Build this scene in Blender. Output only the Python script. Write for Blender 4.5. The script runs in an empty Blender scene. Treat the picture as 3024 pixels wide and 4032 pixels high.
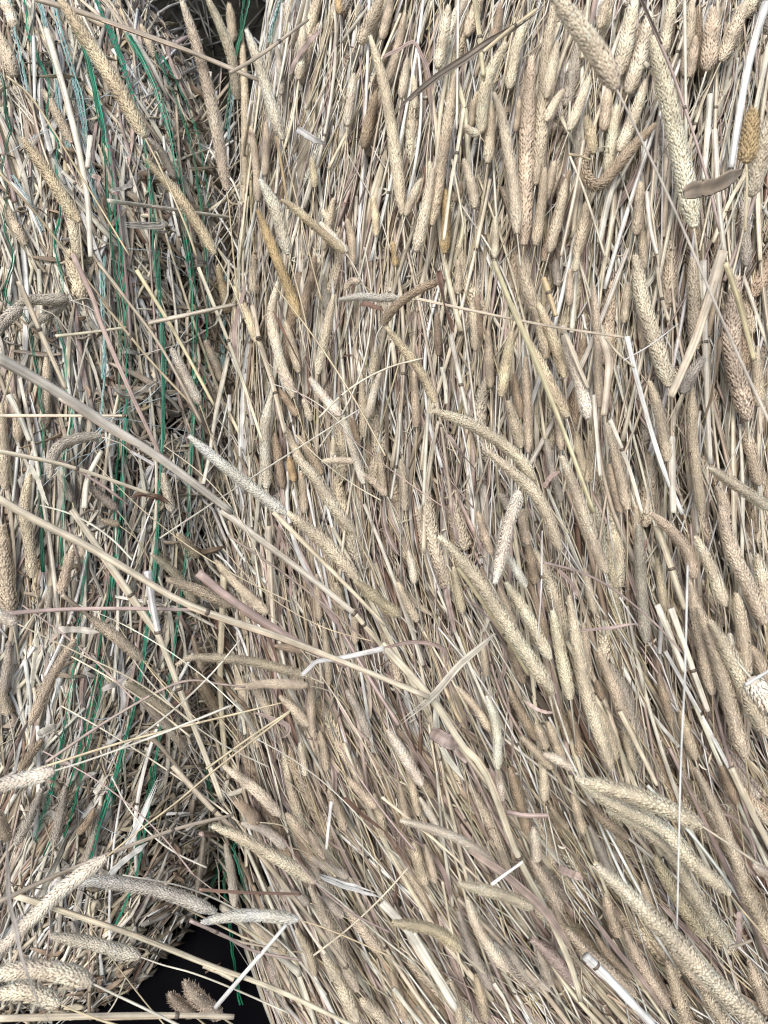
import bpy, math, random
import numpy as np
from mathutils import Matrix, Vector

rng = np.random.default_rng(11)
S = bpy.context.scene
COL = S.collection
R = math.radians

# ------------------------------------------------------------------ camera, light, exposure
PITCH = 24.0                      # the phone looks down on the leaning faces of the bales
DREF, WREF = 0.80, 0.86           # distance and width of the sharp plane, metres
ROT = np.array(Matrix.Rotation(R(-PITCH), 3, 'X'))     # local (x right, y away, z up) -> world

cam_d = bpy.data.cameras.new('camera')
cam = bpy.data.objects.new('camera', cam_d)
COL.objects.link(cam)
cam.rotation_euler = (R(90 - PITCH), 0, 0)
cam_d.sensor_fit = 'HORIZONTAL'
cam_d.sensor_width = 36.0
cam_d.lens = 36.0 * DREF / WREF
cam_d.clip_start = 0.02
cam_d.clip_end = 200
cam_d.dof.use_dof = True
cam_d.dof.focus_distance = 0.76
cam_d.dof.aperture_fstop = cam_d.lens / 2.6
S.camera = cam

SUN_EL, SUN_AZ = 46.0, 196.0      # high, behind the camera and a little to its side
w = bpy.data.worlds.new('World')
S.world = w
w.use_nodes = True
nt = w.node_tree
bg = nt.nodes['Background']
sky = nt.nodes.new('ShaderNodeTexSky')
sky.sky_type = 'NISHITA'
sky.sun_disc = False
sky.sun_elevation = R(SUN_EL)
sky.sun_rotation = R(SUN_AZ)
sky.air_density = 1.0
sky.dust_density = 3.0
nt.links.new(sky.outputs['Color'], bg.inputs['Color'])
bg.inputs['Strength'].default_value = 0.11

sd = bpy.data.lights.new('sun', 'SUN')
sd.energy = 1.5
sd.angle = R(24)
sd.color = (1.0, 0.985, 0.965)
sun = bpy.data.objects.new('sun', sd)
COL.objects.link(sun)
sv = Vector((math.cos(R(SUN_EL)) * math.sin(R(SUN_AZ)), math.cos(R(SUN_EL)) * math.cos(R(SUN_AZ)), math.sin(R(SUN_EL))))
sun.rotation_euler = (-sv).to_track_quat('-Z', 'Y').to_euler()

S.view_settings.view_transform = 'Standard'
S.view_settings.look = 'None'
S.view_settings.exposure = 1.0
S.view_settings.gamma = 1.0
S.cycles.max_bounces = 6
S.cycles.diffuse_bounces = 3
S.cycles.pixel_filter_type = 'BLACKMAN_HARRIS'
S.cycles.filter_width = 1.1

# ------------------------------------------------------------------ materials
def nodes(name):
    m = bpy.data.materials.new(name)
    m.use_nodes = True
    t = m.node_tree
    b = t.nodes['Principled BSDF']
    return m, t, b

def fibre(name, rough=0.5, spec=0.4, streak=0.35, scale=900.0, blot=0.25, trans=0.0):
    """Dry plant fibre: tint attribute x lengthwise streaks x weathering blotches, fine bump."""
    m, t, b = nodes(name)
    N, L = t.nodes, t.links
    at = N.new('ShaderNodeAttribute'); at.attribute_name = 'tint'
    uv = N.new('ShaderNodeUVMap'); uv.uv_map = 'along'
    mp = N.new('ShaderNodeMapping'); mp.inputs['Scale'].default_value = (14.0, scale, 1.0)
    L.new(uv.outputs['UV'], mp.inputs['Vector'])
    n1 = N.new('ShaderNodeTexNoise'); n1.inputs['Scale'].default_value = 1.0; n1.inputs['Detail'].default_value = 3.0
    L.new(mp.outputs['Vector'], n1.inputs['Vector'])
    geo = N.new('ShaderNodeNewGeometry')
    n2 = N.new('ShaderNodeTexNoise'); n2.inputs['Scale'].default_value = 55.0; n2.inputs['Detail'].default_value = 4.0
    L.new(geo.outputs['Position'], n2.inputs['Vector'])
    r1 = N.new('ShaderNodeMapRange'); r1.inputs['From Min'].default_value = 0.3; r1.inputs['From Max'].default_value = 0.7
    r1.inputs['To Min'].default_value = 1.0 - streak; r1.inputs['To Max'].default_value = 1.0 + streak * 0.6
    L.new(n1.outputs['Fac'], r1.inputs['Value'])
    r2 = N.new('ShaderNodeMapRange'); r2.inputs['From Min'].default_value = 0.35; r2.inputs['From Max'].default_value = 0.7
    r2.inputs['To Min'].default_value = 1.0 - blot; r2.inputs['To Max'].default_value = 1.0 + blot * 0.5
    L.new(n2.outputs['Fac'], r2.inputs['Value'])
    mu = N.new('ShaderNodeMath'); mu.operation = 'MULTIPLY'
    L.new(r1.outputs['Result'], mu.inputs[0]); L.new(r2.outputs['Result'], mu.inputs[1])
    vm = N.new('ShaderNodeVectorMath'); vm.operation = 'SCALE'
    L.new(at.outputs['Color'], vm.inputs[0]); L.new(mu.outputs['Value'], vm.inputs['Scale'])
    L.new(vm.outputs['Vector'], b.inputs['Base Color'])
    b.inputs['Roughness'].default_value = rough
    b.inputs['Specular IOR Level'].default_value = spec
    bp = N.new('ShaderNodeBump'); bp.inputs['Strength'].default_value = 0.35; bp.inputs['Distance'].default_value = 0.0006
    L.new(n1.outputs['Fac'], bp.inputs['Height']); L.new(bp.outputs['Normal'], b.inputs['Normal'])
    if trans:
        tr = N.new('ShaderNodeBsdfTranslucent'); L.new(vm.outputs['Vector'], tr.inputs['Color'])
        mx = N.new('ShaderNodeMixShader'); mx.inputs['Fac'].default_value = trans
        L.new(b.outputs['BSDF'], mx.inputs[1]); L.new(tr.outputs['BSDF'], mx.inputs[2])
        L.new(mx.outputs['Shader'], N['Material Output'].inputs['Surface'])
    return m

M_STRAW = fibre('dry_straw', 0.42, 0.45, 0.38, 900.0, 0.28)
M_LEAF = fibre('dry_leaf', 0.5, 0.4, 0.4, 700.0, 0.35, trans=0.1)
M_HEAD = fibre('seed_head_bracts', 0.75, 0.2, 0.0, 50.0, 0.18, trans=0.15)
M_NET = fibre('green_net_plastic', 0.35, 0.5, 0.3, 500.0, 0.2, trans=0.2)
M_THREAD = fibre('clear_net_thread', 0.3, 0.5, 0.1, 300.0, 0.1, trans=0.3)

def earthy(name, a, bcol, scale, rough=0.9):
    m, t, b = nodes(name)
    N, L = t.nodes, t.links
    tc = N.new('ShaderNodeTexCoord')
    n = N.new('ShaderNodeTexNoise'); n.inputs['Scale'].default_value = scale; n.inputs['Detail'].default_value = 8.0
    L.new(tc.outputs['Object'], n.inputs['Vector'])
    cr = N.new('ShaderNodeValToRGB')
    cr.color_ramp.elements[0].position = 0.35; cr.color_ramp.elements[0].color = (*a, 1)
    cr.color_ramp.elements[1].position = 0.7; cr.color_ramp.elements[1].color = (*bcol, 1)
    L.new(n.outputs['Fac'], cr.inputs['Fac']); L.new(cr.outputs['Color'], b.inputs['Base Color'])
    b.inputs['Roughness'].default_value = rough
    b.inputs['Specular IOR Level'].default_value = 0.15
    bp = N.new('ShaderNodeBump'); bp.inputs['Strength'].default_value = 0.8; bp.inputs['Distance'].default_value = 0.006
    L.new(n.outputs['Fac'], bp.inputs['Height']); L.new(bp.outputs['Normal'], b.inputs['Normal'])
    return m

M_BALE = earthy('bale_core', (0.06, 0.047, 0.033), (0.17, 0.135, 0.095), 60.0)  # dark brown core, so gaps between straws read as shaded crevices
M_REAR = earthy('shaded_bale_core', (0.004, 0.004, 0.003), (0.012, 0.011, 0.007), 40.0)  # near-black colour carries the shade behind the top gap
M_GROUND = earthy('bounce_ground', (0.15, 0.145, 0.14), (0.22, 0.215, 0.21), 3.0)  # unseen ground, given this tone to bounce light upward
M_SHEET = earthy('gap_shade_black', (0.002, 0.002, 0.003), (0.004, 0.004, 0.005), 12.0, 1.0)  # black stands in for the shade of the bottom gap
M_SHEET.node_tree.nodes['Principled BSDF'].inputs['Specular IOR Level'].default_value = 0.03

# ------------------------------------------------------------------ geometry helpers
class Buf:
    """collects tubes, blades and seed heads and links them as ONE mesh object"""
    def __init__(s):
        s.v, s.c, s.uv, s.q, s.t, s.n = [], [], [], [], [], 0
    def add(s, v, c, uv, quads=None, tris=None):
        s.v.append(v); s.c.append(c); s.uv.append(uv)
        if quads is not None and len(quads): s.q.append(quads + s.n)
        if tris is not None and len(tris): s.t.append(tris + s.n)
        s.n += len(v)
    def build(s, name, mat, parent=None, origin=(0, 0, 0), smooth=True):
        v = (np.concatenate(s.v) - np.asarray(origin)) @ ROT.T
        c = np.concatenate(s.c); uv = np.concatenate(s.uv)
        q = np.concatenate(s.q) if s.q else np.zeros((0, 4), int)
        t = np.concatenate(s.t) if s.t else np.zeros((0, 3), int)
        loops = np.concatenate([q.ravel(), t.ravel()]).astype(np.int32)
        nq, ntr = len(q), len(t)
        starts = np.concatenate([np.arange(nq) * 4, nq * 4 + np.arange(ntr) * 3]).astype(np.int32)
        me = bpy.data.meshes.new(name)
        me.vertices.add(len(v)); me.vertices.foreach_set('co', v.astype(np.float32).ravel())
        me.loops.add(len(loops)); me.loops.foreach_set('vertex_index', loops)
        me.polygons.add(nq + ntr); me.polygons.foreach_set('loop_start', starts)
        if smooth: me.polygons.foreach_set('use_smooth', np.ones(nq + ntr, bool))
        me.update(calc_edges=True)
        a = me.color_attributes.new('tint', 'FLOAT_COLOR', 'POINT')
        a.data.foreach_set('color', np.concatenate([c, np.ones((len(c), 1))], 1).astype(np.float32).ravel())
        u = me.uv_layers.new(name='along')
        u.data.foreach_set('uv', uv[loops].astype(np.float32).ravel())
        me.materials.append(mat)
        o = bpy.data.objects.new(name, me)
        COL.objects.link(o)
        if parent is not None: o.parent = parent
        else: o.location = Vector(ROT @ np.asarray(origin, float))
        return o

def unit(a):
    return a / (np.linalg.norm(a, axis=-1, keepdims=True) + 1e-12)

def spline(p, n):
    """Catmull-Rom through control points, n samples spaced evenly by length"""
    p = np.asarray(p, float)
    if len(p) == 2:
        f = p[0] + (p[1] - p[0]) * np.linspace(0, 1, n)[:, None]
        return f
    e = np.vstack([2 * p[0] - p[1], p, 2 * p[-1] - p[-2]])
    out = []
    for i in range(1, len(e) - 2):
        t = np.linspace(0, 1, 14, endpoint=False)[:, None]
        a, b, c, d = e[i - 1], e[i], e[i + 1], e[i + 2]
        out.append(0.5 * (2 * b + (c - a) * t + (2 * a - 5 * b + 4 * c - d) * t ** 2 + (3 * b - a - 3 * c + d) * t ** 3))
    f = np.vstack(out + [p[-1:]])
    L = np.concatenate([[0], np.cumsum(np.linalg.norm(np.diff(f, axis=0), axis=1))])
    s = np.linspace(0, L[-1], n)
    return np.stack([np.interp(s, L, f[:, k]) for k in range(f.shape[1])], 1)

def frames(p, up):
    T = unit(np.gradient(p, axis=0))
    N = unit(up - T * np.sum(T * up, -1, keepdims=True))
    return T, N, np.cross(T, N)

FRONT = np.array([0.0, -1.0, 0.02])

def joint_ring(buf, p, r_):
    j = rng.uniform(0.15, 0.85) * (len(p) - 1); i = int(j); f = j - i
    c = p[i] + (p[i + 1] - p[i]) * f; d = unit(p[i + 1] - p[i])
    q = c + d * np.array([[-0.0014], [-0.0007], [0.0007], [0.0014]])
    w_ = r_ * np.array([1.05, 1.22, 1.22, 1.05])
    tube(buf, q, w_, w_ * 0.95, tint('dark', 0.3), 6)

def tube(buf, p, rw, rn, col, sides=6, twist=0.0, roll=0.0, fold=0.0, rib=0.0):
    """swept ellipse: rw half width, rn half thickness (arrays or numbers); fold makes a blade's V"""
    n = len(p)
    T, N, B = frames(p, FRONT)
    a = np.arange(sides) / sides * 2 * math.pi
    ph = roll + twist * np.linspace(0, 1, n)
    rw = np.broadcast_to(rw, (n,)); rn = np.broadcast_to(rn, (n,))
    cx = np.cos(a)[None] * rw[:, None]; cy = np.sin(a)[None] * rn[:, None]
    if fold: cy = cy + np.abs(cx) * fold
    c, s_ = np.cos(ph)[:, None], np.sin(ph)[:, None]
    x, y = cx * c - cy * s_, cx * s_ + cy * c
    v = p[:, None] + B[:, None] * x[..., None] + N[:, None] * y[..., None]
    v = v.reshape(-1, 3)
    i = np.arange(n - 1)[:, None] * sides; k = np.arange(sides)[None]; k2 = (k + 1) % sides
    q = np.stack([i + k, i + k2, i + sides + k2, i + sides + k], -1).reshape(-1, 4)
    e = (n - 1) * sides
    cap = []
    for j in range(1, sides - 1):
        cap.append((0, j + 1, j)); cap.append((e, e + j, e + j + 1))
    L = np.concatenate([[0], np.cumsum(np.linalg.norm(np.diff(p, axis=0), axis=1))])
    off = rng.random() * 50
    uv = np.stack([np.repeat(L + off, sides), np.tile(np.abs(np.arange(sides) - sides / 2) / sides * 0.012 + off, n)], 1)
    col = np.asarray(col, float)
    cc = np.broadcast_to(col, (n * sides, 3)) if col.ndim == 1 else np.repeat(col, sides, 0)
    if rib: cc = np.clip(cc * (1 + np.tile(rng.normal(0, rib, sides), n)[:, None]), 0.005, 0.85)
    buf.add(v, cc, uv, q, np.array(cap))

def seed_head(buf, p, wid, col, density=1.0, fluff=1.0):
    """spike of overlapping pointed bracts round a core; p runs base -> tip"""
    L = np.sum(np.linalg.norm(np.diff(p, axis=0), axis=1))
    core_n = 16
    pc = spline(p, core_n)
    def prof(s):
        return np.clip(np.minimum(0.42 + s * 7.0, 1.0), 0, 1) * np.clip(1.0 - np.clip((s - 0.55) / 0.45, 0, 1) ** 2.4 * 0.68, 0, 1) * (1 - 0.10 * s)
    s = np.linspace(0, 1, core_n)
    tube(buf, pc, 0.30 * wid * prof(s), 0.30 * wid * prof(s), np.asarray(col) * 0.75, 8)
    m = max(7, int(L / (0.116 * wid) * density)); na = 13
    pr = spline(p, m + 1)[:m] if m < 200 else spline(p, m)
    T, N, B = frames(pr, FRONT + np.array([0.11, 0, 0.07]))
    sr = np.linspace(0, 0.985, m)
    P = prof(sr) * (1 + 0.05 * np.sin(sr * rng.uniform(5, 16) + rng.uniform(0, 6)))
    ang = (np.arange(na)[None] + (np.arange(m) % 2)[:, None] * 0.5) / na * 2 * math.pi + rng.normal(0, 0.06, (m, na))
    bare = rng.random((m, na)) < 0.04
    if rng.random() < 0.35:      # a rubbed or half-shed patch on one side
        bare |= (np.abs(sr - rng.uniform(0.15, 0.85)) < rng.uniform(0.02, 0.07))[:, None] & (np.cos(ang - rng.uniform(0, 6.3)) > 0.3)
    bare = bare[..., None]
    out = N[:, None] * np.cos(ang)[..., None] + B[:, None] * np.sin(ang)[..., None]
    lat = -N[:, None] * np.sin(ang)[..., None] + B[:, None] * np.cos(ang)[..., None]
    al = (0.36 + rng.normal(0, 0.12, (m, na)))[..., None]
    al = al * (1 - 0.55 * np.clip((sr - 0.85) / 0.15, 0, 1))[:, None, None]
    d = T[:, None] * np.cos(al) + out * np.sin(al)
    up = -T[:, None] * np.sin(al) + out * np.cos(al)
    ln = wid * (0.23 + rng.normal(0, 0.035, (m, na)))[..., None] * fluff
    ln = ln * (0.62 + 0.38 * P)[:, None, None] * np.where(bare, 0.35, 1.0)
    hw = wid * 0.070 * (0.5 + 0.5 * P)[:, None, None] * (1 + rng.normal(0, 0.12, (m, na)))[..., None]
    b0 = pr[:, None] + out * (0.355 * wid * P)[:, None, None] + T[:, None] * (rng.normal(0, 0.025, (m, na)) * wid)[..., None]
    base = b0
    lf = b0 + d * ln * 0.45 - lat * hw
    rt = b0 + d * ln * 0.45 + lat * hw
    kl = b0 + d * ln * 0.42 + up * hw * 0.95
    tp = b0 + d * ln + up * hw * 0.35
    al2 = al * 0.4 + 0.50 + rng.normal(0, 0.26, (m, na))[..., None]
    d2 = T[:, None] * np.cos(al2) + out * np.sin(al2) + lat * rng.normal(0, 0.12, (m, na))[..., None]
    a1 = b0 + d * ln * 0.80 - lat * hw * 0.30 + up * hw * 0.5
    a2 = b0 + d * ln * 0.80 + lat * hw * 0.30 + up * hw * 0.5
    ae = b0 + d * ln * 0.86 + d2 * wid * (0.19 + rng.normal(0, 0.04, (m, na)))[..., None] * (0.6 + 0.4 * P)[:, None, None]
    V = np.stack([base, lf, rt, kl, tp, a1, a2, ae], 2).reshape(-1, 3)
    k = m * na
    tri = np.array([(0, 1, 3), (0, 3, 2), (1, 4, 3), (3, 4, 2), (5, 7, 6)])
    F = (np.arange(k)[:, None, None] * 8 + tri[None]).reshape(-1, 3)
    tone = (1 + rng.normal(0, 0.09, (m, na)))[..., None, None]
    grad = np.array([0.64, 0.92, 0.92, 1.03, 1.13, 1.10, 1.10, 1.22])[None, None, :, None]
    c = np.asarray(col)[None, None, None] * tone * grad
    blotch = 1 + 0.14 * np.sin(np.linspace(0, rng.uniform(4, 14), m) + rng.uniform(0, 6))[:, None, None, None]
    c = np.clip(c * blotch, 0, 0.9).reshape(-1, 3)
    uv = np.zeros((k * 8, 2)) + rng.random(2) * 9
    buf.add(V, c, uv, None, F)

# ------------------------------------------------------------------ the two bales as rounded solids (local coordinates)
BALES = [  # centre x, front y, centre z, radii a (x), c (y), b (z), squareness
    (-0.485, 0.80, 0.030, 0.282, 0.38, 0.805, 2.5),
    (0.360, 0.745, 0.000, 0.592, 0.48, 1.230, 3.0),
]
def f_one(b, x, z):
    cx, y0, cz, a, c, bb, NEXP = b
    r = np.abs((x - cx) / a) ** NEXP + np.abs((z - cz) / bb) ** NEXP
    return np.where(r < 1, y0 + c * (1 - np.clip(1 - r, 0, 1) ** (1 / NEXP)), 9.0)
def f_any(x, z):
    return np.minimum(f_one(BALES[0], x, z), f_one(BALES[1], x, z))

def ray(px, py):
    return np.array([(px - 1512) / 3024 * WREF / DREF, 1.0, (2016 - py) / 3024 * WREF / DREF])
TS = np.linspace(0.45, 1.35, 500)
def surf(px, py):
    """distance (local y) at which the view line through a photo pixel meets a bale"""
    d = ray(px, py)
    hit = TS >= f_any(TS * d[0], TS * d[2])
    i = np.argmax(hit)
    return TS[i] if hit[i] else 1.02
def to_px(p):
    return 1512 + p[..., 0] / p[..., 1] * DREF / WREF * 3024, 2016 - p[..., 2] / p[..., 1] * DREF / WREF * 3024

TILE = {k: ((i % 2) * 1512, (i // 2) * 1008) for i, k in enumerate('ABCDEFGH')}
KS = 1512 / 1659.0
def pts(tile, s):
    ox, oy = TILE[tile]
    return np.array([[ox + float(a) * KS, oy + float(b) * KS] for a, b in (q.split(',') for q in s.split())])

def place(pp, layer, half):
    """photo points -> local 3-D points resting `layer` steps above the bale (or at a distance 'd0.4:0.7')"""
    seg = np.concatenate([[0], np.cumsum(np.linalg.norm(np.diff(pp, axis=0), axis=1))]); t = seg / seg[-1]
    if layer.startswith('d'):
        a = layer[1:].split(':'); d0 = float(a[0]); d1 = float(a[-1])
        d = d0 + (d1 - d0) * t
    else:
        h = 0.006 + float(layer) * 0.010
        tt = np.linspace(0, 1, 9)
        q = np.stack([np.interp(tt, t, pp[:, 0]), np.interp(tt, t, pp[:, 1])], 1)
        ss = np.array([surf(*u) for u in q])
        A = np.polyfit(tt, ss, 1)
        lin = np.polyval(A, tt)
        shift = np.min(np.sort(ss - lin)[1:])
        d = np.polyval(A, t) + shift * 0.8 - h - half
    return np.array([ray(*u) * dd for u, dd in zip(pp, d)])

PXM = WREF / 3024 / DREF          # metres per photo pixel per metre of distance

TONE = {
    'white': (0.64, 0.63, 0.59), 'pale': (0.565, 0.53, 0.435), 'cream': (0.56, 0.495, 0.365), 'gold': (0.50, 0.42, 0.27),
    'tan': (0.39, 0.33, 0.245), 'amber': (0.40, 0.30, 0.17), 'brown': (0.31, 0.235, 0.165), 'grey': (0.36, 0.335, 0.29),
    'mauve': (0.37, 0.285, 0.245), 'rust': (0.20, 0.125, 0.09), 'yellow': (0.54, 0.48, 0.30), 'dark': (0.12, 0.095, 0.07),
}
HEADTONE = dict(TONE, white=(0.84, 0.80, 0.71), pale=(0.80, 0.74, 0.62), cream=(0.78, 0.71, 0.565), gold=(0.76, 0.665, 0.48), tan=(0.65, 0.575, 0.45),
                yellow=(0.67, 0.61, 0.43), amber=(0.52, 0.41, 0.24), brown=(0.43, 0.355, 0.265), grey=(0.50, 0.465, 0.40), mauve=(0.52, 0.44, 0.38))
for k_ in HEADTONE: HEADTONE[k_] = (HEADTONE[k_][0] * 1.02, HEADTONE[k_][1] * 0.98, HEADTONE[k_][2] * 0.95)
def tint(t, var=0.07, tones=TONE):
    return np.clip(np.array(tones[t]) * (1 + rng.normal(0, var)) * (1 + rng.normal(0, 0.012, 3)), 0.01, 0.85)

# ------------------------------------------------------------------ names and labels
USED = {}
REFS = []                        # (photo x, photo y, phrase)
def thing(o, label, cat, group=None):
    o['label'] = label; o['category'] = cat
    if group: o['group'] = group
    USED[label] = USED.get(label, 0) + 1

def auto_label(noun, cx, cy):
    """say which one by its neighbours that have a name of their own"""
    near = sorted(REFS, key=lambda r: (r[0] - cx) ** 2 + (r[1] - cy) ** 2)
    for rx, ry, ph in near[:7]:
        dx, dy = cx - rx, cy - ry
        if abs(dy) > 1.3 * abs(dx): rel = 'just above' if dy < 0 else 'just below'
        elif abs(dx) > 1.3 * abs(dy): rel = 'left of' if dx < 0 else 'right of'
        else: rel = ('above ' if dy < 0 else 'below ') + ('left of' if dx < 0 else 'right of')
        lab = f'{noun} {rel} {ph}'
        if lab not in USED and len(lab.split()) <= 16:
            return lab
    for (rx, ry, ph), (_, _, p2) in ((near[i], near[j]) for i in range(5) for j in range(i + 1, 6)):
        lab = f'{noun} between {ph} and {p2}'
        if lab not in USED and len(lab.split()) <= 16: return lab
    return f'{noun} near {near[0][2]}'

def field(px, py):
    """lean of the stalks from upright in degrees, head end to the right positive"""
    v = py / 4032
    r = float(np.interp(v, [-.1, 0, .2, .35, .5, .65, .8, 1.0, 1.1], [15, 13, 8, 1, -9, -19, -29, -36, -38]))
    if px < 900:
        l = float(np.interp(v, [-.1, 0, .2, .4, .6, .8, 1.1], [-22, -18, -13, -4, 8, 20, 32]))
        k = np.clip((900 - px) / 200, 0, 1)
        return l * k + r * (1 - k)
    return r

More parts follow.
